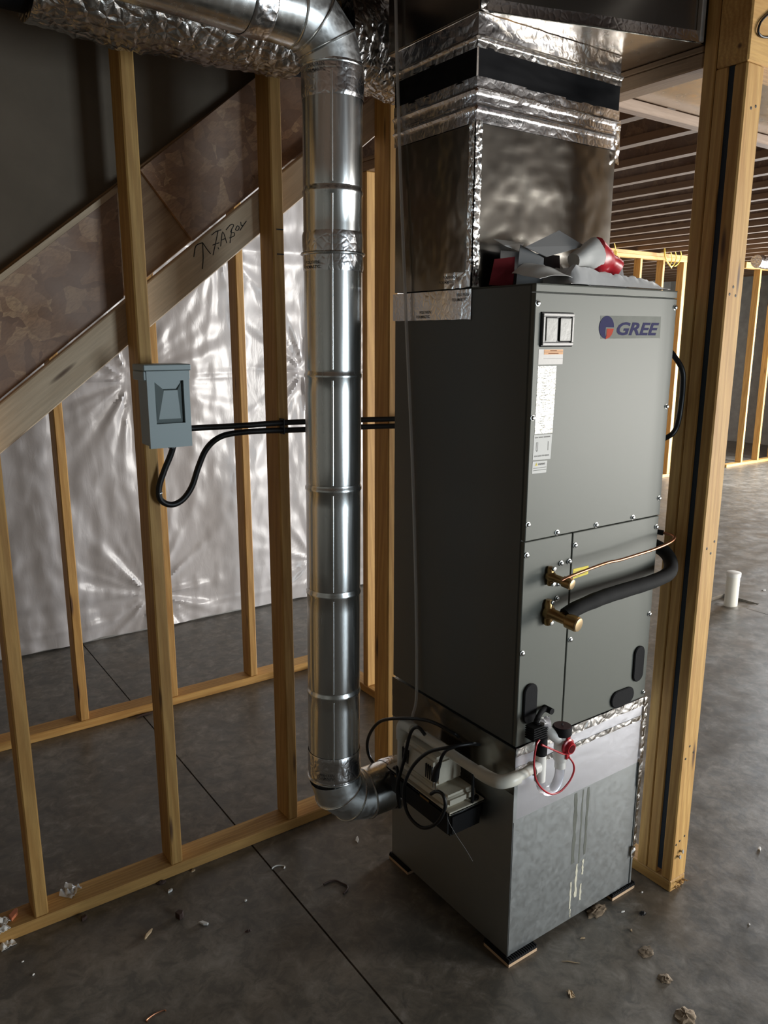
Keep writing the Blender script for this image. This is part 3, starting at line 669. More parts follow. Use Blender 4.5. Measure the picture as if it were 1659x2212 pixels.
def ring_tape(name, z0, z1, off, mat, amp, seed, parent, ridge=None, label=None):
    per = [(-off, PY1+off), (-off, PY0-off), (PX1+off, PY0-off), (PX1+off, PY1+off)]
    b = MB()
    for k in range(3):
        (ax, ay), (bx, by) = per[k], per[k+1]; nn = Vector((by-ay, -(bx-ax), 0)).normalized()
        if nn.dot(Vector((ax+bx, ay+by, 0))/2 - Vector((PX1/2, (PY0+PY1)/2, 0))) < 0: nn = -nn
        def fn(u, v, ax=ax, ay=ay, bx=bx, by=by, nn=nn):
            p = Vector((ax+(bx-ax)*u, ay+(by-ay)*u, z0+(z1-z0)*v))
            e = min(1, min(u, 1-u)/0.03)
            d = amp*nz((p.x*36+k, p.y*36, p.z*60+seed), 1)*e
            if ridge:
                for rz in ridge: d += 0.0065*math.exp(-((p.z-rz)/0.0035)**2)
            return p+nn*d
        b.grid(fn, 60, 14)
    o = b.build(name, mat, parent, smooth=True)
    return lab(o, label) if label else o
ring_tape('foil_tape', 2.190, 2.240, 0.0025, W['foiltape'], 0.0012, 1, pl, ridge=(2.222,))
ring_tape('foil_tape', 2.236, 2.2895, 0.0035, W['foiltape'], 0.0016, 2, pl, ridge=(2.258,))
def canvas(u, v, k):
    per = [(0, PY1), (0, PY0), (PX1, PY0), (PX1, PY1)]; (ax, ay), (bx, by) = per[k], per[k+1]
    p = Vector((ax+(bx-ax)*u, ay+(by-ay)*u, 2.286+0.068*v)); nn = [Vector((-1, 0, 0)), Vector((0, -1, 0)), Vector((1, 0, 0))][k]
    e = min(1, min(u, 1-u)/0.06)
    d = 0.006*math.sin(PI*v)*nz((u*3.5+k, v*1.2, 2), 1)*2 + 0.004*nz((u*7, v*4+u*3, 7+k), 1) - 0.004*math.sin(PI*v)
    return p+nn*(0.003+d*e)
cv = MB()
for k in range(3): cv.grid(lambda u, v, k=k: canvas(u, v, k), 50, 16)
lab(cv.build('flexible_connector', W['canvas'], pl, smooth=True), 'black canvas connector band')
ring_tape('foil_tape', 2.350, 2.378, 0.0040, W['foilcrink'], 0.0010, 3, pl, ridge=(2.371,))
ring_tape('top_collar', 2.376, 2.4240, 0.0015, W['foiltape'], 0.0020, 4, pl)
ce = MB().grid(lambda u, v: (0.020*u-0.003+0.003*nz((u*5, v*60, 1), 1), PY0-0.0035-0.004*abs(nz((u*9, v*45, 2), 1)), 1.815+0.38*v), 6, 90)
ce.grid(lambda u, v: (-0.0035-0.004*abs(nz((u*9, v*45, 6), 1)), PY0+0.020*u, 1.815+0.38*v), 6, 90)
lab(ce.build('corner_tape', W['foilcrink'], pl, smooth=True), 'crinkled foil tape on the near edge')
tape_panel('edge_flap', 0.495, 0.511, 2.155, 2.262, PY0-0.004, W['foilcrink'], 0.006, 21, pl, nu=8, nv=24, label='loose bright flap of foil tape')
tape_panel('foil_tape', PY0-0.001, 0.550, 1.735, 1.808, -0.0008, W['foiltape'], 0.0012, 11, pl, 'X', label='wide foil tape lapped over the cabinet side')
tape_panel('foil_tape', PY0+0.0, 0.320, 1.812, 1.850, -0.004, W['foilcrink'], 0.0030, 12, pl, 'X', label='short crumpled tape at the duct foot')
DN, UPZ = (0, -1, 0), (0, 0, 1)
text('POLYKEN', 'tape_print', (-0.0035, 0.272, 1.7920), DN, UPZ, 0.0075, W['ink2'], pl, 0.045, 0, 0.01)
text('FOILMASTIC', 'tape_print', (-0.0035, 0.290, 1.7800), DN, UPZ, 0.0075, W['ink2'], pl, 0.058, 0, 0.01)
text('POLYKEN', 'tape_print', (-0.0035, 0.425, 1.7520), DN, UPZ, 0.0075, W['ink2'], pl, 0.048, 0, 0.01)
text('FOILMASTIC', 'tape_print', (-0.0035, 0.440, 1.7405), DN, UPZ, 0.0075, W['ink2'], pl, 0.058, 0, 0.01)
text('POLYKEN', 'tape_print', (-0.0105, 0.318, 1.8360), DN, UPZ, 0.0075, W['ink2'], pl, 0.046, 0, 0.01)
text('FOILMASTIC', 'tape_print', (-0.0105, 0.334, 1.8240), DN, UPZ, 0.0075, W['ink2'], pl, 0.058, 0, 0.01)
for (x, z, w) in ((0.035, 2.203, 0.060), (0.21, 2.268, 0.060), (0.11, 2.214, 0.052)):
    text('POLYKEN', 'tape_print', (x, PY0-0.0115, z), X_, Z_, 0.0065, W['ink2'], pl, w, 0, 0.01)
    text('FOILMASTIC', 'tape_print', (x-0.01, PY0-0.0115, z-0.010), X_, Z_, 0.0060, W['ink2'], pl, w+0.012, 0, 0.01)

tk = thing('trunk_duct', (0.6, 0.3, 2.43), 'large dark foil trunk duct under the joists above the square duct', 'duct')
FP = [(0.0, PY0), (0.590, 0.046), (2.3, 0.046), (2.3, 0.440), (0.72, 0.440), (0.64, 0.58), (0.0, 0.58)]
MB().prism(FP, 'Z', 2.4285, 2.630).build('trunk_body', W['foilduct'], tk, 0.002)
lab(MB().prism(FP, 'Z', 2.4258, 2.4280).build('bottom_panel', W['underfoil'], tk), 'rippled shiny underside')
hem = [Vector((-0.004, PY0-0.003, 2.432)), Vector((0.15, 0.171, 2.430)), Vector((0.30, 0.126, 2.431)), Vector((0.45, 0.083, 2.430)), Vector((0.59, 0.041, 2.4295))]
hp = smoothpts(hem, 10)
hb = MB().grid(lambda u, v: (hp[min(int(u*40), 40)] + Vector((-0.29, -0.957, 0))*(0.001+0.006*(1-v)*(1-v)+0.003*abs(nz((u*40, v*4, 3), 1))) + Vector((0, 0, -0.005+0.028*v))), 40, 5)
lab(hb.build('bottom_hem', W['foiltape'], tk, smooth=True), 'bright folded lower edge')
lab(MB().box(0.583, 0.600, 0.034, 0.048, 2.426, 2.630).build('end_trim', W['galvbox'], tk, 0.002), 'vertical corner trim')
tape_panel('corner_tape', -0.004, 0.05, 2.425, 2.50, PY0-0.006, W['foilcrink'], 0.006, 31, tk, nu=14, nv=20)

# ================================================================== ROUND PIPE AND FLEX DUCTS
rd = thing('round_duct', (-0.265, 0.46, 0.28), 'shiny round galvanized duct standing beside the dark cabinet, elbows at both ends', 'duct')
PR = 0.0735; PYc = 0.46
def pxc(z): return -0.2535 - 0.0108*(2.0-z)
ZS = [2.318, 2.050, 1.606, 1.310, 1.021, 0.728, 0.452]
for i in range(len(ZS)-1):
    za, zb = ZS[i], ZS[i+1]
    prof = [(0, PR*0.992), (0.006, PR*1.0), (0.010, PR*1.028), (0.016, PR*1.028), (0.020, PR)]
    L = za-zb; o = (pxc(za), PYc, za); d = Vector((pxc(zb)-pxc(za), 0, zb-za))
    full = prof + [(L*t, PR) for t in (0.2, 0.4, 0.6, 0.8)] + [(L-0.004, PR), (L, PR*0.992)]
    full = sorted([p for p in full if p[0] >= 0])
    s_ = MB().lathe(o, d, full, 56)
    c_ax = [Vector((pxc(z), PYc, 0)) for z in (za,)][0]
    sect = s_.build('pipe_section', W['galv'], rd, smooth=True)
    sx, sy = pxc((za+zb)/2), PYc
    ang = math.atan2(-0.856, -0.517) - 0.03            # the long lock seam faces the room
    q = Vector((math.cos(ang), math.sin(ang), 0))*(PR*1.002)
    t = Vector((-q.y, q.x, 0)).normalized()*0.0032
    A = Vector((pxc(za), PYc, za-0.022)) + q; B_ = Vector((pxc(zb), PYc, zb+0.004)) + q
    nrm = q.normalized()*0.0024
    MB().add([A-t, A+t, A+t*0.6+nrm, A-t*0.6+nrm, B_-t, B_+t, B_+t*0.6+nrm, B_-t*0.6+nrm], [(0, 1, 2, 3), (4, 7, 6, 5), (0, 3, 7, 4), (1, 5, 6, 2), (3, 2, 6, 7), (0, 4, 5, 1)]).build('lock_seam', W['galv'], sect, 0.0006)
def elbow(c, a0, a1, R, segs, name='elbow'):       # gored elbow in the xz plane round centre c
    pts = [Vector((c[0]+R*math.cos(a0+(a1-a0)*i/segs), PYc, c[1]+R*math.sin(a0+(a1-a0)*i/segs))) for i in range(segs+1)]
    e = MB().tube(pts, PR, 48, caps=False).build(name, W['galvelbow'], rd, smooth=True)
    for q in e.data.polygons: q.use_smooth = True
    e.data.set_sharp_from_angle(angle=0.25)
    for i in range(segs+1):
        an = a0+(a1-a0)*i/segs; rad = Vector((math.cos(an), 0, math.sin(an)))
        ring = [pts[i] + (rad*math.cos(t) + Vector((0, 1, 0))*math.sin(t))*PR*1.012 for t in [2*PI*j/48 for j in range(48)]]
        MB().tube(ring, 0.0032, 8, closed=True).build('seam_bead', W['galv'], e, smooth=True)
    return e
xb = pxc(0.452)
elbow((xb+0.105, 0.452), PI, 1.5*PI, 0.105, 3)     # bottom elbow turning towards the box
zl = 0.452-0.105
MB().lathe((xb+0.105, PYc, zl), (1, 0, 0), [(0, PR), (0.03, PR), (0.10, PR), (-xb-0.105-0.001, PR)], 48).build('pipe_section', W['galv'], rd, smooth=True)
xt = pxc(2.318)
elbow((xt-0.105, 2.318), 0, PI/2, 0.105, 3)
zt_ = 2.318+0.105
MB().lathe((xt-0.105, PYc, zt_), (-1, 0, 0.03), [(0, PR), (0.05, PR), (0.4, PR), (0.9, PR), (1.0, PR)], 48).build('pipe_section', W['galv'], rd, smooth=True)
def pipe_tape(o, d, L, seed, amp=0.0022, mat='foiltape', lb=None):
    o = Vector(o); d = Vector(d).normalized(); ax = d.orthogonal().normalized(); ay = d.cross(ax)
    def fn(u, v):
        an = 2*PI*u; n_ = ax*math.cos(an)+ay*math.sin(an)
        p = o + d*(L*v) + n_*(PR+0.0012)
        if 0 < v < 1: k_ = max(0.08, min(1, 0.5+1.6*nz((math.cos(an)*1.3, math.sin(an)*1.3, seed*3.1), 1))); p = p + n_*(amp*0.4 + k_*(amp*1.6*abs(nz((math.cos(an)*4+v*1.5, math.sin(an)*4, v*2.2+seed), 1)) + amp*0.9*abs(nz((math.cos(an)*8, math.sin(an)*8-v*2, v*4+seed), 1))))
        return p
    t = MB().grid(fn, 96, 12).build('foil_tape', W[mat], rd, smooth=True)
    return lab(t, lb) if lb else t
pipe_tape((pxc(1.945), PYc, 1.945), (0, 0, -1), 0.094, 1)
for z in (1.893,):
    MB().tube([Vector((pxc(z), PYc, z)) + Vector((math.cos(t), math.sin(t), 0))*(PR+0.004) for t in [2*PI*i/48 for i in range(48)]], 0.004, 8, closed=True).build('joint_bead', W['galv'], rd, smooth=True)
pipe_tape((pxc(2.325), PYc, 2.325), (0, 0, -1), 0.078, 2, 0.0016)
pipe_tape((pxc(0.535), PYc, 0.535), (0, 0, -1), 0.080, 3, 0.0020)
pipe_tape((-0.085, PYc, zl), (1, 0, 0), 0.05, 4, 0.0022)
pipe_tape((xt-0.175, PYc, zt_+0.002), (-1, 0, 0.03), 0.055, 5, 0.0030)
def wrap_text(body, z, a0, h, width, mat):           # lettering bent round the pipe tape
    o = text(body, 'tape_print', (0, 0, 0), (1, 0, 0), (0, 0, 1), h, mat, None, width, 0, 0.01, depth=0.0)
    for v in o.data.vertices:
        an = a0 + v.co.x/PR; rr = PR+0.0052
        v.co = Vector((pxc(z)+rr*math.cos(an), PYc+rr*math.sin(an), z+v.co.z)) - rd.location
    o.parent = rd
FA = math.atan2(-0.856, -0.517)
for z, da in ((0.482, -0.55), (1.866, -1.0), (2.306, -0.8)):
    wrap_text('POLYKEN', z, FA+da, 0.0075, 0.040, W['ink2'])
    wrap_text('FOILMASTIC', z-0.011, FA+da-0.12, 0.0075, 0.052, W['ink2'])

def flex(name, pts, r, label, seed, caps=True):
    pts = smoothpts(pts, 26)
    def warp(p): return 0.010*nz((p.x*8, p.y*8, p.z*8+seed), 1) + 0.010*abs(nz((p.x*34, p.y*17, p.z*17+seed), 1)) + 0.006*abs(nz((p.x*62, p.y*44, p.z*44), 1))
    return tag(MB().tube(pts, r, 120, caps, warp=warp).build(name, W['foilflex'], None, smooth=True), label, 'flex duct')
f1 = flex('flex_duct', [(-0.875, 0.700, 2.49), (-0.70, 0.700, 2.480), (-0.50, 0.705, 2.482), (-0.34, 0.71, 2.490), (-0.225, 0.715, 2.492)], 0.122, 'crinkled silver flex duct along the ceiling over the left studs', 1.0)
MB().tube([(-0.230, 0.715, 2.492), (-0.17, 0.70, 2.490), (-0.145, 0.69, 2.48)], [0.118, 0.115, 0.095], 24).build('end_collar', W['canvas'], f1, smooth=True)
MB().tube([(-0.86, 0.70, 2.49), (-1.5, 0.70, 2.50)], 0.108, 24).build('duct_tail', W['canvas'], f1, smooth=True)
f2 = flex('flex_duct', [(-0.100, 0.72, 2.50), (0.0, 0.725, 2.495), (0.09, 0.725, 2.487), (0.165, 0.715, 2.48)], 0.116, 'short crinkled silver flex duct between the round pipe and the square duct', 5.0)

# ================================================================== DISCONNECT BOX AND CONDUITS
db = thing('disconnect_box', (-0.582, 0.874, 1.392), 'grey electrical disconnect box with a recessed cover on the second stud', 'electrical box')
MB().box(-0.637, -0.527, 0.800, 0.8735, 1.396, 1.600).build('box_body', W['boxgrey'], db, 0.003)
def cover():
    b = MB(); y0, yb = 0.786, 0.800; X0, X1, Z0, Z1 = -0.641, -0.523, 1.392, 1.600
    i0, i1, k0, k1 = -0.6205, -0.5395, 1.458, 1.574
    o = [(X0, Z0), (X1, Z0), (X1, Z1), (X0, Z1)]; n = [(i0, k0), (i1, k0), (i1, k1), (i0, k1)]
    fl = [(-0.611, 1.470, 0.794), (-0.549, 1.470, 0.794), (-0.556, 1.548, 0.7905), (-0.594, 1.548, 0.7905)]
    tp = [(-0.556, 1.551, 0.7985), (-0.594, 1.551, 0.7985)]
    b.v = [(x, y0, z) for x, z in o] + [(x, y0, z) for x, z in n] + [(x, yb, z) for x, z in o] + [(x, 0.798, z) for x, z in n] + [(x, y, z) for x, z, y in fl] + [(x, y, z) for x, z, y in tp]
    for k in range(4):
        k2 = (k+1) % 4
        b.f += [(k, k2, 4+k2, 4+k), (k, 8+k, 8+k2, k2), (4+k, 4+k2, 12+k2, 12+k)]
    b.f += [(8, 11, 10, 9), (12, 13, 17, 16), (13, 14, 18, 17), (15, 12, 16, 19), (14, 15, 21, 20), (15, 19, 21), (14, 20, 18), (16, 17, 18, 19), (19, 18, 20, 21)]
    return b
lab(cover().build('cover', W['boxgrey'], db), 'front cover with a recessed hand pocket')
MB().box(-0.650, -0.518, 0.780, 0.8735, 1.6005, 1.618).box(-0.650, -0.641, 0.786, 0.8735, 1.575, 1.6005).box(-0.5225, -0.5175, 0.792, 0.8735, 1.575, 1.6005).build('hood', W['boxgrey'], db, 0.0025)
MB().lathe((-0.578, 0.80, 1.3925), (0, 0, -1), [(0, 0.010), (0.004, 0.010)], 12).build('knockout', W['black'], db)
def conduit(P, label, rad=0.0088):
    c = tag(MB().tube(smoothpts(P, 8), rad, 14).build('conduit', W['black'], None, smooth=True), label, 'conduit', 'black conduits from the electrical box')
    return c
conduit([(-0.527, 0.848, 1.434), (-0.45, 0.852, 1.433), (-0.343, 0.856, 1.431), (-0.187, 0.859, 1.431), (-0.05, 0.860, 1.427), (0.088, 0.858, 1.424), (0.217, 0.84, 1.421), (0.34, 0.81, 1.42)], 'upper straight black conduit from the side of the grey electrical box')
c2 = conduit([(-0.556, 0.842, 1.392), (-0.566, 0.848, 1.36), (-0.584, 0.852, 1.320), (-0.602, 0.853, 1.272), (-0.600, 0.853, 1.235), (-0.570, 0.853, 1.217), (-0.535, 0.853, 1.228), (-0.505, 0.853, 1.264), (-0.482, 0.853, 1.32), (-0.455, 0.853, 1.370), (-0.415, 0.854, 1.400), (-0.360, 0.856, 1.410), (-0.26, 0.859, 1.410), (-0.13, 0.860, 1.405), (0.088, 0.858, 1.400), (0.217, 0.84, 1.397), (0.34, 0.81, 1.395)], 'looped black conduit drooping from the bottom of the grey electrical box')
lab(MB().tube([(-0.603, 0.853, 1.256), (-0.6025, 0.853, 1.2535)], 0.0094, 14).build('white_ring', W['steel'], c2, smooth=True), 'thin pale ring on the conduit')
MB().box(-0.203, -0.199, 0.8465, 0.8748, 1.396, 1.444).build('strap', W['black'], c2, 0.001)

# ================================================================== CONDENSATE PUMP, DRAIN AND TRAP
pm = thing('condensate_pump', (-0.066, 0.25, 0.372), 'small cream and black condensate pump fixed to the side of the metal box', 'pump')
def taper(x0, x1, y0, y1, z0, z1, ins):
    return MB().add([(x0+ins, y0+ins, z0), (x1-ins*0.2, y0+ins, z0), (x1-ins*0.2, y1-ins, z0), (x0+ins, y1-ins, z0), (x0, y0, z1), (x1, y0, z1), (x1, y1, z1), (x0, y1, z1)],
                    [(0, 3, 2, 1), (4, 5, 6, 7), (0, 1, 5, 4), (1, 2, 6, 5), (2, 3, 7, 6), (3, 0, 4, 7)])
lab(taper(-0.126, -0.003, 0.108, 0.395, 0.372, 0.449, 0.006).build('tank', W['black'], pm, 0.010, seg=3, smooth=True), 'black tank')
box('lid', -0.131, -0.001, 0.103, 0.400, 0.449, 0.4575, W['cream'], pm, 0.006, seg=2)
tr = lambda x0, x1, y0, y1, z0, z1, i: taper(x0, x1, y0, y1, z1, z0, i)     # narrows upwards
def hump(x0, x1, y0, y1, z0, z1, i):
    return MB().add([(x0, y0, z0), (x1, y0, z0), (x1, y1, z0), (x0, y1, z0), (x0+i, y0+i, z1), (x1-i, y0+i, z1), (x1-i, y1-i, z1), (x0+i, y1-i, z1)],
                    [(0, 3, 2, 1), (4, 5, 6, 7), (0, 1, 5, 4), (1, 2, 6, 5), (2, 3, 7, 6), (3, 0, 4, 7)])
hump(-0.126, -0.014, 0.120, 0.345, 0.4575, 0.490, 0.004).build('pump_base', W['cream'], pm, 0.010, seg=3, smooth=True)
ho = hump(-0.122, -0.018, 0.176, 0.342, 0.489, 0.572, 0.006).build('motor_cover', W['cream'], pm, 0.012, seg=3, smooth=True)
for y in [0.300+0.0085*i for i in range(4)] + [0.192+0.0085*i for i in range(4)]:
    box('vent_slot', -0.1222, -0.117, y, y+0.0032, 0.507, 0.548, W['ink'], ho)
for y in (0.125, 0.133, 0.141): box('vent_slot', -0.060, -0.030, y+0.05, y+0.0532, 0.5715, 0.5735, W['ink'], ho)
MB().lathe((-0.027, 0.123, 0.4575), (0, 0, 1), [(0, 0.013), (0.006, 0.013)], 16).build('float_cap', W['black'], pm)
MB().tube([(-0.045, 0.112, 0.455), (-0.048, 0.106, 0.47), (-0.040, 0.116, 0.545)], 0.0045, 8).build('lid_clip', W['black'], pm, smooth=True)
box('clip_tab', -0.1325, -0.130, 0.19, 0.23, 0.4465, 0.4525, W['brass'], pm)
box('clip_tab', -0.1325, -0.130, 0.32, 0.35, 0.4465, 0.4525, W['brass'], pm)
lab(MB().tube(smoothpts([(-0.128, 0.115, 0.463), (-0.135, 0.108, 0.455), (-0.137, 0.098, 0.44), (-0.120, 0.085, 0.40), (-0.10, 0.07, 0.36), (-0.085, 0.058, 0.325)], 6), 0.0008, 6).build('signal_wire', W['ink2'], pm, smooth=True), 'thin loose signal wire')

pc = lab(MB().tube(smoothpts([(-0.040, 0.18, 0.62), (-0.06, 0.184, 0.638), (-0.075, 0.27, 0.640), (-0.10, 0.369, 0.612), (-0.10, 0.475, 0.555), (-0.10, 0.536, 0.473), (-0.10, 0.529, 0.414), (-0.10, 0.46, 0.395), (-0.11, 0.40, 0.43), (-0.128, 0.345, 0.475),
        (-0.138, 0.322, 0.41), (-0.138, 0.316, 0.365), (-0.140, 0.325, 0.43), (-0.130, 0.307, 0.521), (-0.128, 0.282, 0.612), (-0.122, 0.257, 0.640), (-0.118, 0.228, 0.628)], 7), 0.0050, 10).build('power_cord', W['black'], pm, smooth=True),
        'black power cord looping left behind the drain pipe')
pc2 = lab(MB().tube(smoothpts([(-0.035, 0.10, 0.632), (-0.08, 0.085, 0.655), (-0.135, 0.106, 0.653), (-0.150, 0.174, 0.611), (-0.150, 0.241, 0.537), (-0.150, 0.279, 0.454), (-0.150, 0.264, 0.383), (-0.150, 0.200, 0.372), (-0.150, 0.134, 0.421), (-0.150, 0.100, 0.485), (-0.150, 0.107, 0.518), (-0.148, 0.136, 0.515), (-0.140, 0.171, 0.486)], 7), 0.0048, 10).build('power_cord', W['black'], pm, smooth=True),
        'black cord coiled in front of the pump')
pg = lab(MB().tube([(-0.128, 0.150, 0.585), (-0.132, 0.158, 0.565), (-0.133, 0.164, 0.538), (-0.133, 0.166, 0.528)], [0.005, 0.009, 0.011, 0.010], 12).build('power_plug', W['black'], pm, smooth=True), 'black plug with metal prongs')
for dy in (-0.005, 0.005): MB().box(-0.1340, -0.1325, 0.166+dy-0.002, 0.166+dy+0.002, 0.503, 0.529).build('prong', W['steel'], pg)
MB().tube(smoothpts([(-0.128, 0.150, 0.585), (-0.127, 0.144, 0.605), (-0.122, 0.13, 0.63), (-0.105, 0.11, 0.645)], 5), 0.0045, 8).build('cord_end', W['black'], pg, smooth=True)

dp = thing('drain_pipe', (-0.09, 0.37, 0.458), 'cream plastic drain pipe running along the cabinet side and down into the pump', 'pipe')
P0 = 0.0135
MB().tube([(-0.090, 0.372, 0.449), (-0.090, 0.372, 0.575)], P0, 18).build('riser', W['pvc'], dp, smooth=True)
def fitting(pts, name='elbow', r=0.0175): return MB().tube(smoothpts(pts, 6), r, 20).build(name, W['pvc'], dp, smooth=True)
fitting([(-0.090, 0.372, 0.545), (-0.090, 0.372, 0.578), (-0.090, 0.362, 0.594), (-0.090, 0.345, 0.597), (-0.090, 0.318, 0.597)])
MB().tube([(-0.090, 0.330, 0.597), (-0.0905, 0.02, 0.601)], P0, 18).build('long_pipe', W['pvc'], dp, smooth=True)
fitting([(-0.0905, 0.040, 0.601), (-0.090, 0.005, 0.602), (-0.086, -0.030, 0.606), (-0.066, -0.046, 0.610), (-0.040, -0.049, 0.612)])
MB().tube([(-0.055, -0.049, 0.611), (0.012, -0.050, 0.620)], P0, 18).build('short_pipe', W['pvc'], dp, smooth=True)
tag(MB().tube(smoothpts([(-0.012, 0.535, 2.62), (-0.012, 0.515, 2.25), (-0.014, 0.471, 1.732), (-0.012, 0.439, 1.343), (-0.012, 0.414, 0.937), (-0.020, 0.396, 0.66), (-0.05, 0.375, 0.60), (-0.06, 0.352, 0.565), (-0.06, 0.345, 0.50), (-0.06, 0.352, 0.459)], 8), 0.0045, 10).build('clear_tube', W['cleartube'], None, smooth=True), 'thin clear tube rising up the dark cabinet side to the ceiling', 'tube')

tp = thing('drain_trap', (0.078, -0.05, 0.52), 'white and clear condensate trap with black cap and red plug on the cabinet front', 'drain trap')
TY = -0.050
MB().tube([(0.0395, TY, 0.672), (0.0400, TY, 0.575)], 0.0145, 20).build('left_tube', W['white'], tp, smooth=True)
lab(MB().tube([(0.0095, TY, 0.6185), (0.014, TY, 0.619), (0.0142, TY, 0.619), (0.030, TY, 0.6195)], [0.0185, 0.0185, 0.0165, 0.0165], 18).build('side_branch', W['white'], tp, smooth=True), 'side branch to the drain pipe')
MB().tube([(0.0395, TY, 0.650), (0.0395, TY, 0.698), (0.0395, TY, 0.700)], [0.0155, 0.0155, 0.013], 20).build('black_cap', W['rubber'], tp, smooth=True)
MB().tube([(0.115, TY, 0.612), (0.115, TY, 0.588)], 0.0150, 20).build('right_tube', W['white'], tp, smooth=True)
MB().tube([(0.115, TY, 0.686), (0.115, TY, 0.612), (0.115, TY, 0.607)], [0.0195, 0.0195, 0.016], 22).build('tee_body', W['white'], tp, smooth=True)
MB().tube(smoothpts([(0.085, 0.0, 0.706), (0.078, -0.020, 0.700), (0.085, -0.040, 0.690), (0.104, TY, 0.672)], 6), [0.015]*18+[0.016], 18).build('inlet_arm', W['white'], tp, smooth=True)
MB().tube([(0.110, TY, 0.660), (0.119, TY-0.022, 0.655)], 0.0175, 18).build('side_port', W['white'], tp, smooth=True)
cpz = MB().lathe((0.115, TY, 0.684), (0, 0, 1), [(0, 0.0245), (0.002, 0.0255), (0.0205, 0.0255), (0.0235, 0.0235)], 28).build('top_cap', W['rubber'], tp, smooth=True)
MB().lathe((0.115, TY, 0.7074), (0, 0, 1), [(0, 0.0225), (0.0008, 0.0225)], 24).build('cap_disc', W['darkred'], cpz)
MB().lathe((0.115, TY, 0.7080), (0, 0, 1), [(0, 0.002), (0.006, 0.0012)], 8).build('cap_nib', W['ink'], cpz)
MB().tube(smoothpts([(0.115, TY, 0.606), (0.1152, TY, 0.585), (0.1135, TY, 0.562), (0.104, TY, 0.543), (0.089, TY, 0.533), (0.072, TY, 0.533), (0.056, TY, 0.543), (0.046, TY, 0.561), (0.041, TY, 0.585)], 6), 0.0128, 18).build('clear_bend', W['clear'], tp, smooth=True)
rg = lab(MB().lathe((0.1165, TY-0.017, 0.656), (0.04, -1, -0.06), [(0, 0.021), (0.006, 0.022), (0.008, 0.018), (0.016, 0.016), (0.018, 0.0145)], 24).build('red_plug', W['red'], tp, smooth=True), 'round red plug on a tether')
pt = Vector((0.1165, TY-0.017, 0.656)) + Vector((0.04, -1, -0.06)).normalized()*0.0185
MB().lathe(pt, (0.04, -1, -0.06), [(0, 0.011), (0.0006, 0.011)], 20).build('plug_recess', W['redcard'], rg)
for dz in (0.026, -0.027): MB().box(0.110, 0.124, TY-0.024, TY-0.019, 0.656+dz-0.009, 0.656+dz+0.009).build('plug_tab', W['red'], rg, 0.003)
MB().tube(smoothpts([(0.012, -0.068, 0.706), (-0.004, -0.074, 0.700), (-0.012, -0.076, 0.665), (-0.010, -0.077, 0.632), (-0.001, -0.077, 0.603), (0.021, -0.077, 0.572), (0.055, -0.077, 0.545), (0.091, -0.077, 0.540), (0.122, -0.077, 0.556), (0.138, -0.077, 0.580), (0.136, -0.076, 0.603), (0.120, -0.074, 0.626)], 7), 0.0026, 8).build('red_tether', W['red'], tp, smooth=True)
MB().tube([(0.008, -0.080, 0.700), (0.022, -0.080, 0.691), (0.092, -0.078, 0.646), (0.108, -0.074, 0.640)], [0.003, 0.0024, 0.0022, 0.003], 8).build('red_pin', W['red'], rg, smooth=True)
cb = MB()
for i in range(6): cb.box(-0.006, 0.044, -0.066, -0.034, 0.7045+i*0.0062, 0.7080+i*0.0062)
cb.tube([(0.018, -0.050, 0.70), (0.022, -0.050, 0.742)], 0.007, 10)
cb.build('ribbed_grip', W['rubber'], tp, 0.0008)
MB().tube(smoothpts([(0.020, -0.045, 0.738), (0.045, -0.03, 0.744), (0.075, -0.016, 0.747), (0.098, -0.010, 0.742)], 5), 0.007, 10).build('black_arm', W['rubber'], tp, smooth=True)
MB().tube([(0.098, 0.0, 0.742), (0.098, -0.028, 0.742)], 0.0085, 12).build('black_knob', W['rubber'], tp, smooth=True)
MB().box(0.066, 0.080, -0.040, -0.028, 0.714, 0.738).build('clear_clip', W['clear'], tp, 0.002)
MB().tube([(0.028, -0.058, 0.742), (0.050, -0.055, 0.738), (0.062, -0.05, 0.722)], [0.009, 0.012, 0.008], 12).build('clear_hood', W['clear'], tp, smooth=True)

# ================================================================== PACKAGING LEFT ON TOP OF THE CABINET
TZ = CT+0.001
cn = thing('paper_carton', (0.14, 0.13, TZ), 'open dark red and grey carton against the foil duct on the cabinet top', 'carton')
def sheet_q(name, pts, mat, par, th=0.0015):       # thin card from four corners
    return MB().add([Vector(p) for p in pts], [(0, 1, 2, 3)]).build(name, mat, par, thick=th)
sheet_q('carton_wall', [(-0.02, 0.135, TZ), (0.05, 0.125, TZ), (0.052, 0.125, 1.880), (-0.005, 0.135, 1.872)], W['redcard'], cn)
sheet_q('carton_wall', [(0.050, 0.115, TZ), (0.115, 0.090, TZ), (0.115, 0.090, 1.878), (0.060, 0.116, 1.908)], W['greypaper'], cn)
sheet_q('carton_back', [(0.060, 0.185, TZ), (0.28, 0.185, TZ), (0.27, 0.185, 1.90), (0.060, 0.185, 1.90)], W['black'], cn)
sheet_q('carton_flap', [(0.060, 0.100, 1.900), (0.118, 0.085, 1.880), (0.262, 0.095, 1.915), (0.205, 0.130, 1.951)], W['greypaper'], cn)
sheet_q('carton_flap', [(0.032, 0.140, 1.905), (0.075, 0.135, 1.895), (0.130, 0.175, 1.920), (0.042, 0.190, 1.925)], W['paper'], cn)
rb = thing('red_package', (0.30, 0.09, 1.83), 'crumpled red and white printed package on the cabinet top', 'package')
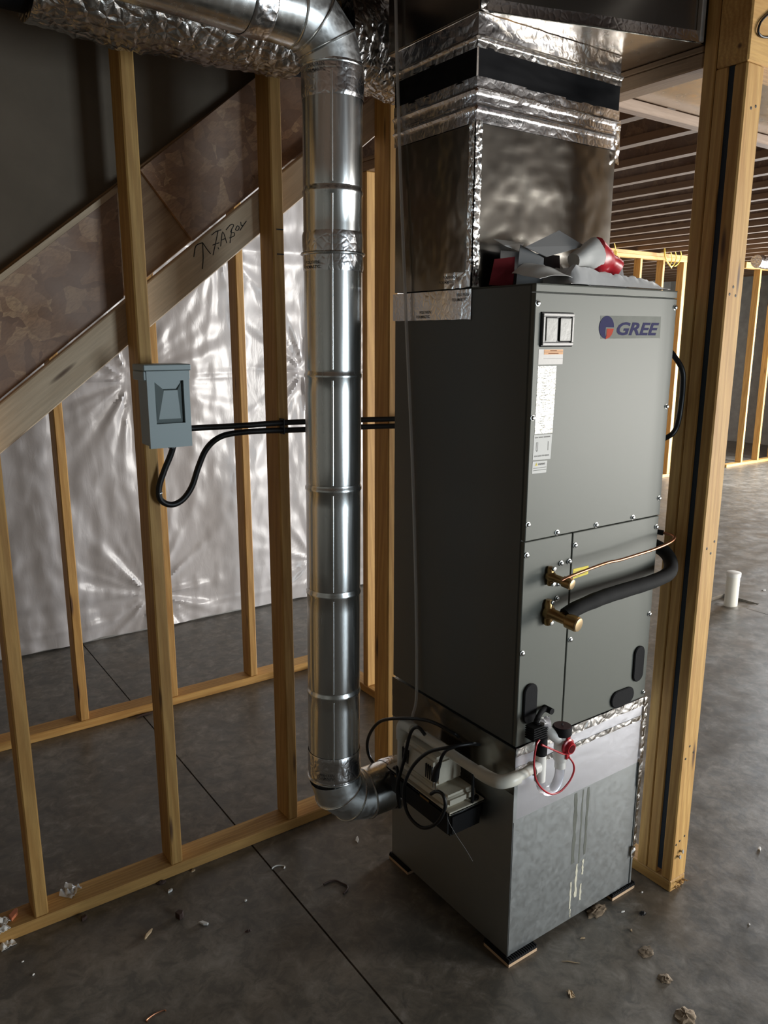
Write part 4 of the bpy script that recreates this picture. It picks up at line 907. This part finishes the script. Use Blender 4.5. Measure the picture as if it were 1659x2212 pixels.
def crumple(a, b, r0, r1, seed, mat, name, par, amp=0.012, sq=0.75):
    a, b = Vector(a), Vector(b)
    pts = [a+(b-a)*i/8 for i in range(9)]
    rs_ = [r0+(r1-r0)*i/8 for i in range(9)]
    return MB().tube(pts, rs_, 18, True, warp=lambda p: amp*nz((p.x*28, p.y*28, p.z*28+seed), 1)).build(name, mat, par, smooth=True)
crumple((0.288, 0.085, 1.898), (0.375, 0.092, 1.868), 0.036, 0.026, 2, W['red'], 'red_wrap', rb)
crumple((0.222, 0.092, 1.880), (0.290, 0.084, 1.899), 0.020, 0.0375, 5, W['paper'], 'white_end', rb, 0.008)
def drape(name, x0, x1, y0, y1, zf, mat, label, cat, nu=90, nv=40):
    return tag(MB().grid(lambda u, v: (x0+(x1-x0)*u, y0+(y1-y0)*v, zf(u, v)), nu, nv).build(name, mat, None, smooth=True, thick=0.0008), label, cat)
def edge(u, v): return max(0.0, min(1, min(u, 1-u)/0.10)) * max(0.0, min(1, min(v, 1-v)/0.15))
drape('paper_manual', 0.030, 0.205, 0.018, 0.110, lambda u, v: TZ+0.002+0.058*math.sin(PI*min(1, 0.15+0.85*u))*(0.35+0.65*v)+0.004*nz((u*4, v*3, 1), 1), W['paper'], 'curled white paper booklet lying on the cabinet top beside the carton', 'booklet', 24, 12)
drape('plastic_bag', 0.120, 0.500, 0.004, 0.150, lambda u, v: TZ+0.003+edge(u, v)*(0.040*(1-u*0.65)+0.012*nz((u*3+v*1, v*2-u, 3), 1)+0.010*abs(nz((u*7-v*6, v*5+u*6, 8), 1))+0.003*abs(nz((u*24+v*20, v*16-u*9, 5), 1))), W['bag'], 'crumpled clear plastic bag along the front of the cabinet top', 'bag')
drape('paper_scrap', 0.300, 0.470, 0.110, 0.200, lambda u, v: TZ+0.004+edge(u, v)*(0.045+0.03*nz((u*4, v*3, 9), 1))+0.015*v, W['paper'], 'pale torn paper behind the plastic bag on the cabinet top', 'paper', 20, 12)
tag(MB().box(0.016, 0.034, 0.150, 0.164, TZ, TZ+0.012).build('black_clip', W['black'], None, 0.002), 'tiny black clip on the cabinet top by the duct corner', 'clip')

# ================================================================== FAR SIDE: CABLE COILS, DUCT, DRAIN STUB
def coil(name, loops, label):
    t = MB()
    for L in loops: t.tube(smoothpts(L, 6), 0.0065, 6)
    return tag(t.build(name, W['yellowcable'], None, smooth=True), label, 'cable', 'yellow cable coils hanging from the far joists')
YC = 4.46
coil('cable_coil', [[(6.61, YC, 2.78), (6.57, YC, 2.69), (6.60, YC, 2.57), (6.69, YC, 2.50), (6.74, YC, 2.49)], [(6.60, YC-.02, 2.78), (6.55, YC-.02, 2.70), (6.58, YC-.02, 2.58), (6.70, YC-.02, 2.47)],
     [(6.66, YC, 2.78), (6.74, YC, 2.70), (6.80, YC, 2.60), (6.77, YC, 2.52), (6.72, YC, 2.49)], [(6.70, YC-.03, 2.78), (6.80, YC-.03, 2.70), (6.85, YC-.03, 2.61), (6.81, YC-.03, 2.53), (6.74, YC-.03, 2.49)], [(6.64, YC+.02, 2.78), (6.70, YC+.02, 2.68), (6.75, YC+.02, 2.58), (6.72, YC+.02, 2.50)]],
     'yellow cable loops hanging above the right end of the far wall')
coil('cable_coil', [[(5.62, YC, 2.78), (5.68, YC, 2.72), (5.73, YC, 2.615), (5.72, YC, 2.53), (5.63, YC, 2.44)], [(5.73, YC-.02, 2.60), (5.71, YC-.02, 2.52), (5.60, YC-.02, 2.43)], [(5.735, YC+.02, 2.61), (5.73, YC+.02, 2.54), (5.66, YC+.02, 2.45)]],
     'yellow cables hanging beside the upper right edge of the foil duct')
tag(MB().tube(smoothpts([(7.0, 3.60, 2.50), (7.5, 3.62, 2.49), (8.2, 3.60, 2.50), (9.2, 3.62, 2.49)], 14), 0.065, 28, warp=lambda p: 0.010*nz((p.x*16, p.y*16, p.z*16), 1)).build('flex_duct', W['foilflex'], None, smooth=True), 'far silver flex duct hanging before the far right wall top', 'flex duct')
pst = tag(MB().tube([(3.300, 1.36, -0.021), (3.300, 1.36, 0.205)], 0.041, 24).build('drain_stub', W['pvc'], None, smooth=True), 'white capped drain pipe standing up from the floor on the right', 'pipe stub')
MB().tube([(3.300, 1.36, 0.188), (3.300, 1.36, 0.214), (3.300, 1.36, 0.216)], [0.045, 0.045, 0.040], 24).build('end_cap', W['white'], pst, smooth=True)
rp_ = MB().grid(lambda u, v: (3.195+0.235*u, 1.252+0.20*v, -0.020+0.018*max(0, 1-1.15*v)+0.005*nz((u*6, v*6, 2), 1)), 14, 12).build('rough_patch', W['concrete'], bpy.data.objects['floor'], smooth=True)

# ================================================================== SCRAPS ON THE FLOOR
def scrap(name, loc, size, rz, mat, label, cat='scrap', shape='chip', seed=0):
    r = random.Random(seed+hash(label) % 1 + len(label)); sx, sy, sz = size; b = MB()
    ca, sa = math.cos(rz), math.sin(rz)
    if shape == 'chip':
        P = [(-1, -0.7), (0.2, -1), (1, -0.3), (0.8, 0.8), (-0.4, 1)]
        b.prism([(loc[0]+(p*sx*ca-q*sy*sa)/2*r.uniform(.8, 1.1), loc[1]+(p*sx*sa+q*sy*ca)/2*r.uniform(.8, 1.1)) for p, q in P], 'Z', loc[2], loc[2]+sz)
        o = b.build(name, mat, None, min(sz*0.25, 0.001))
    elif shape == 'clod':
        def fn(u, v):
            th, ph = 2*PI*u, PI/2*v; k = 0.9+0.35*nz((math.cos(th)*1.4*(1-v*.6)+seed, math.sin(th)*1.4*(1-v*.6), v*2), 1.5)+0.2*nz((math.cos(th)*4, math.sin(th)*4+seed, v*6), 1)
            return (loc[0]+sx/2*math.cos(th)*math.cos(ph)*k, loc[1]+sy/2*math.sin(th)*math.cos(ph)*k, loc[2]+sz*0.6*math.sin(ph)*k*(0.7+0.6*abs(nz((math.cos(th)*3*v+seed, math.sin(th)*3*v, v*5), 1.7))))
        o = b.grid(fn, 26, 8).build(name, mat, None, smooth=True)
    elif shape == 'curl':
        pts = [(loc[0]+sx/2*math.cos(rz+t)*(1+.15*math.sin(3*t)), loc[1]+sy/2*math.sin(rz+t), loc[2]+sz) for t in [0.28*i for i in range(12)]]
        o = b.tube(pts, sz, 6).build(name, mat, None, smooth=True)
    elif shape == 'stick':
        d = Vector((ca, sa, 0))*sx/2; c = Vector(loc)+Vector((0, 0, sz))
        o = b.tube([c-d, c-d*0.3+Vector((-sa, ca, 0))*sx*0.05, c+d*0.4, c+d], [sz*0.5, sz, sz, sz*0.4], 6).build(name, mat, None, smooth=True)
    elif shape == 'film':
        def fn(u, v): return (loc[0]+sx*((u-.5)*ca-(v-.5)*sa*sy/sx), loc[1]+sx*((u-.5)*sa+(v-.5)*ca*sy/sx), loc[2]+0.0015+sz*abs(nz((u*2.2+seed, v*2.2, 1), 1))*2*min(1, 4*min(u, 1-u)+.2))
        o = b.grid(fn, 12, 10).build(name, mat, None, smooth=True, thick=0.0008)
    return tag(o, label, cat)
scrap('orange_scrap', (-1.086, 0.925, 0.0385), (0.045, 0.018, 0.010), 0.9, W['orangeplastic'], 'small orange plastic scrap on the near bottom plate at the left edge', 'scrap')
scrap('white_scrap', (-1.115, 0.915, 0.0385), (0.030, 0.030, 0.012), 0.4, W['white'], 'white plastic crumb beside the orange scrap on the plate', 'scrap', 'film', 1)
scrap('white_scrap', (-1.125, 0.880, 0.0385), (0.040, 0.025, 0.010), 0.4, W['white'], 'white plastic shaving on the front lip of the plate, lower left', 'scrap', 'film', 2)
scrap('white_scrap', (-1.118, 0.862, 0.0), (0.042, 0.030, 0.012), 0.2, W['white'], 'white plastic shaving on the floor under the plate at the left edge', 'scrap', 'film', 3)
scrap('plastic_wrapper', (-0.925, 0.935, 0.0385), (0.050, 0.045, 0.022), 0.7, W['bag'], 'crumpled clear wrapper on the near bottom plate beside the leftmost stud', 'wrapper', 'film', 4)
scrap('dust_clump', (-0.906, 0.985, 0.0), (0.022, 0.020, 0.008), 0, W['dirt'], 'grey dust clump on the floor behind the plate near the leftmost stud', 'dust', 'clod', 5)
scrap('dark_scrap', (-0.913, 0.843, 0.0), (0.020, 0.016, 0.010), 0.3, W['darkchip'], 'dark scrap against the plate front near the leftmost stud', 'scrap')
scrap('knot_chip', (-0.668, 0.866, 0.0), (0.034, 0.014, 0.014), 0.2, W['darkchip'], 'dark knot chip against the plate front near the second stud', 'scrap', 'clod', 6)
scrap('paper_roll', (-0.660, 0.812, 0.0), (0.022, 0.010, 0.007), 0.3, W['paper'], 'short white paper roll on the floor in front of the second stud', 'scrap')
scrap('wood_offcut', (-0.676, 0.688, 0.0), (0.022, 0.026, 0.018), 0.5, W['darkchip'], 'small dark brown block on the bare floor, left foreground', 'offcut')
scrap('pale_chip', (-0.628, 0.622, 0.0), (0.034, 0.012, 0.006), -1.0, W['paper'], 'pale pointed chip on the floor right of the dark brown block', 'chip')
scrap('wood_splinter', (-0.776, 0.670, 0.0), (0.042, 0.008, 0.005), 0.75, W['chip'], 'tan wood splinter left of the dark brown block', 'splinter', 'stick')
scrap('wood_chip', (-0.565, 0.862, 0.0), (0.018, 0.010, 0.005), 0.2, W['chip'], 'pale wood chip at the plate front just right of the second stud', 'chip')
scrap('white_speck', (-1.094, 0.772, 0.0), (0.007, 0.005, 0.003), 0, W['white'], 'white speck on the floor, upper of two at the lower left', 'speck')
scrap('white_speck', (-1.080, 0.706, 0.0), (0.008, 0.005, 0.004), 0.5, W['white'], 'white speck on the floor, lower of two at the lower left', 'speck')
scrap('wire_bit', (-0.850, 0.384, 0.0), (0.05, 0.02, 0.0016), 0.3, W['copper'], 'thin bent wire bit at the bottom edge of the floor', 'wire', 'curl')
scrap('dark_scrap', (-0.531, 0.521, 0.0), (0.020, 0.012, 0.006), 0.2, W['darkchip'], 'dark scrap on the floor left of the sawn joint', 'scrap', 'clod', 7)
scrap('pale_leaf', (-0.041, 0.694, 0.0), (0.036, 0.012, 0.003), 0.95, W['paper'], 'pale leaf-shaped scrap on the floor below the duct elbow', 'scrap')
scrap('white_curl', (-0.335, 0.713, 0.0), (0.040, 0.034, 0.0022), -0.6, W['paper'], 'curled white shaving beside the floor joint near the studs', 'shaving', 'curl')
scrap('bent_twig', (-0.238, 0.528, 0.0), (0.085, 0.075, 0.0028), -1.2, W['darkchip'], 'bent dark twig on the floor right of the sawn joint', 'twig', 'curl')
scrap('pale_crumb', (-0.485, 0.639, 0.0), (0.010, 0.008, 0.004), 0, W['paper'], 'pale crumb on the floor between the studs and the dark scrap', 'crumb')
scrap('mud_clod', (0.368, -0.006, 0.0), (0.085, 0.045, 0.014), 0, W['dirt'], 'dark mud clod at the foot of the metal box front', 'mud', 'clod', 8)
scrap('white_chip', (0.428, -0.054, 0.0), (0.016, 0.006, 0.004), -0.3, W['paper'], 'white chip on the floor before the right pad', 'chip')
scrap('black_scrap', (0.472, -0.092, 0.0), (0.024, 0.018, 0.010), 0.3, W['black'], 'black scrap on the floor in front of the right pad', 'scrap', 'clod', 9)
scrap('white_pebble', (0.548, -0.032, 0.0), (0.010, 0.007, 0.005), 0, W['paper'], 'white pebble between the right pad and the post', 'pebble', 'clod', 10)
scrap('mud_clod', (0.355, -0.193, 0.0), (0.055, 0.040, 0.008), 0.4, W['dirt'], 'flat tan mud clod, farthest of three on the right foreground floor', 'mud', 'clod', 11)
scrap('mud_clod', (0.316, -0.282, 0.0), (0.040, 0.035, 0.012), 0.9, W['dirt'], 'small tan mud clod, middle of three on the right foreground floor', 'mud', 'clod', 12)
scrap('mud_clod', (0.254, -0.385, 0.0), (0.065, 0.055, 0.020), 0.2, W['dirt'], 'largest tan mud clod at the bottom edge of the floor', 'mud', 'clod', 13)
scrap('dry_leaf', (0.067, -0.172, 0.0), (0.024, 0.014, 0.008), 1.2, W['chip'], 'small dry leaf on the floor in front of the metal box corner', 'leaf', 'film', 14)
scrap('straw', (0.150, -0.098, 0.0), (0.050, 0.004, 0.0016), -0.75, W['chip'], 'thin straw on the floor in front of the near pad', 'straw', 'stick')
scrap('wood_splinter', (0.386, -0.117, 0.0), (0.012, 0.005, 0.003), 0.6, W['chip'], 'tiny splinter on the floor beyond the farthest mud clod', 'splinter')
scrap('wood_splinter', (0.246, -0.056, 0.0), (0.016, 0.006, 0.003), -0.5, W['chip'], 'tiny splinter on the floor near the metal box front edge', 'splinter')
scrap('white_pebble', (0.693, -0.300, 0.0), (0.008, 0.008, 0.005), 0, W['paper'], 'white pebble near the right edge of the foreground floor', 'pebble', 'clod', 15)
scrap('white_pebble', (3.748, 1.389, 0.0), (0.030, 0.022, 0.012), 0, W['paper'], 'white pebble on the floor right of the capped drain pipe', 'pebble', 'clod', 16)
scrap('pale_chip', (1.050, -0.127, 0.0), (0.024, 0.010, 0.005), 0.4, W['paper'], 'pale chip at the right edge beyond the post', 'chip')
scrap('flat_stick', (-0.34, 2.005, 0.0), (0.09, 0.012, 0.005), 0.1, W['darkchip'], 'dark flat stick on the floor before the rear stud wall plate', 'stick', 'stick')

tag(MB().tube(smoothpts([(0.860, -0.087, 2.60), (0.74, -0.0875, 2.52), (0.682, -0.088, 2.476), (0.655, -0.088, 2.456), (0.643, -0.088, 2.442), (0.640, -0.088, 2.424), (0.663, -0.088, 2.418), (0.72, -0.088, 2.428), (0.86, -0.087, 2.45)], 6), 0.0028, 8).build('black_wire', W['black'], None, smooth=True), 'loose black wire loop on the front of the door header', 'wire')
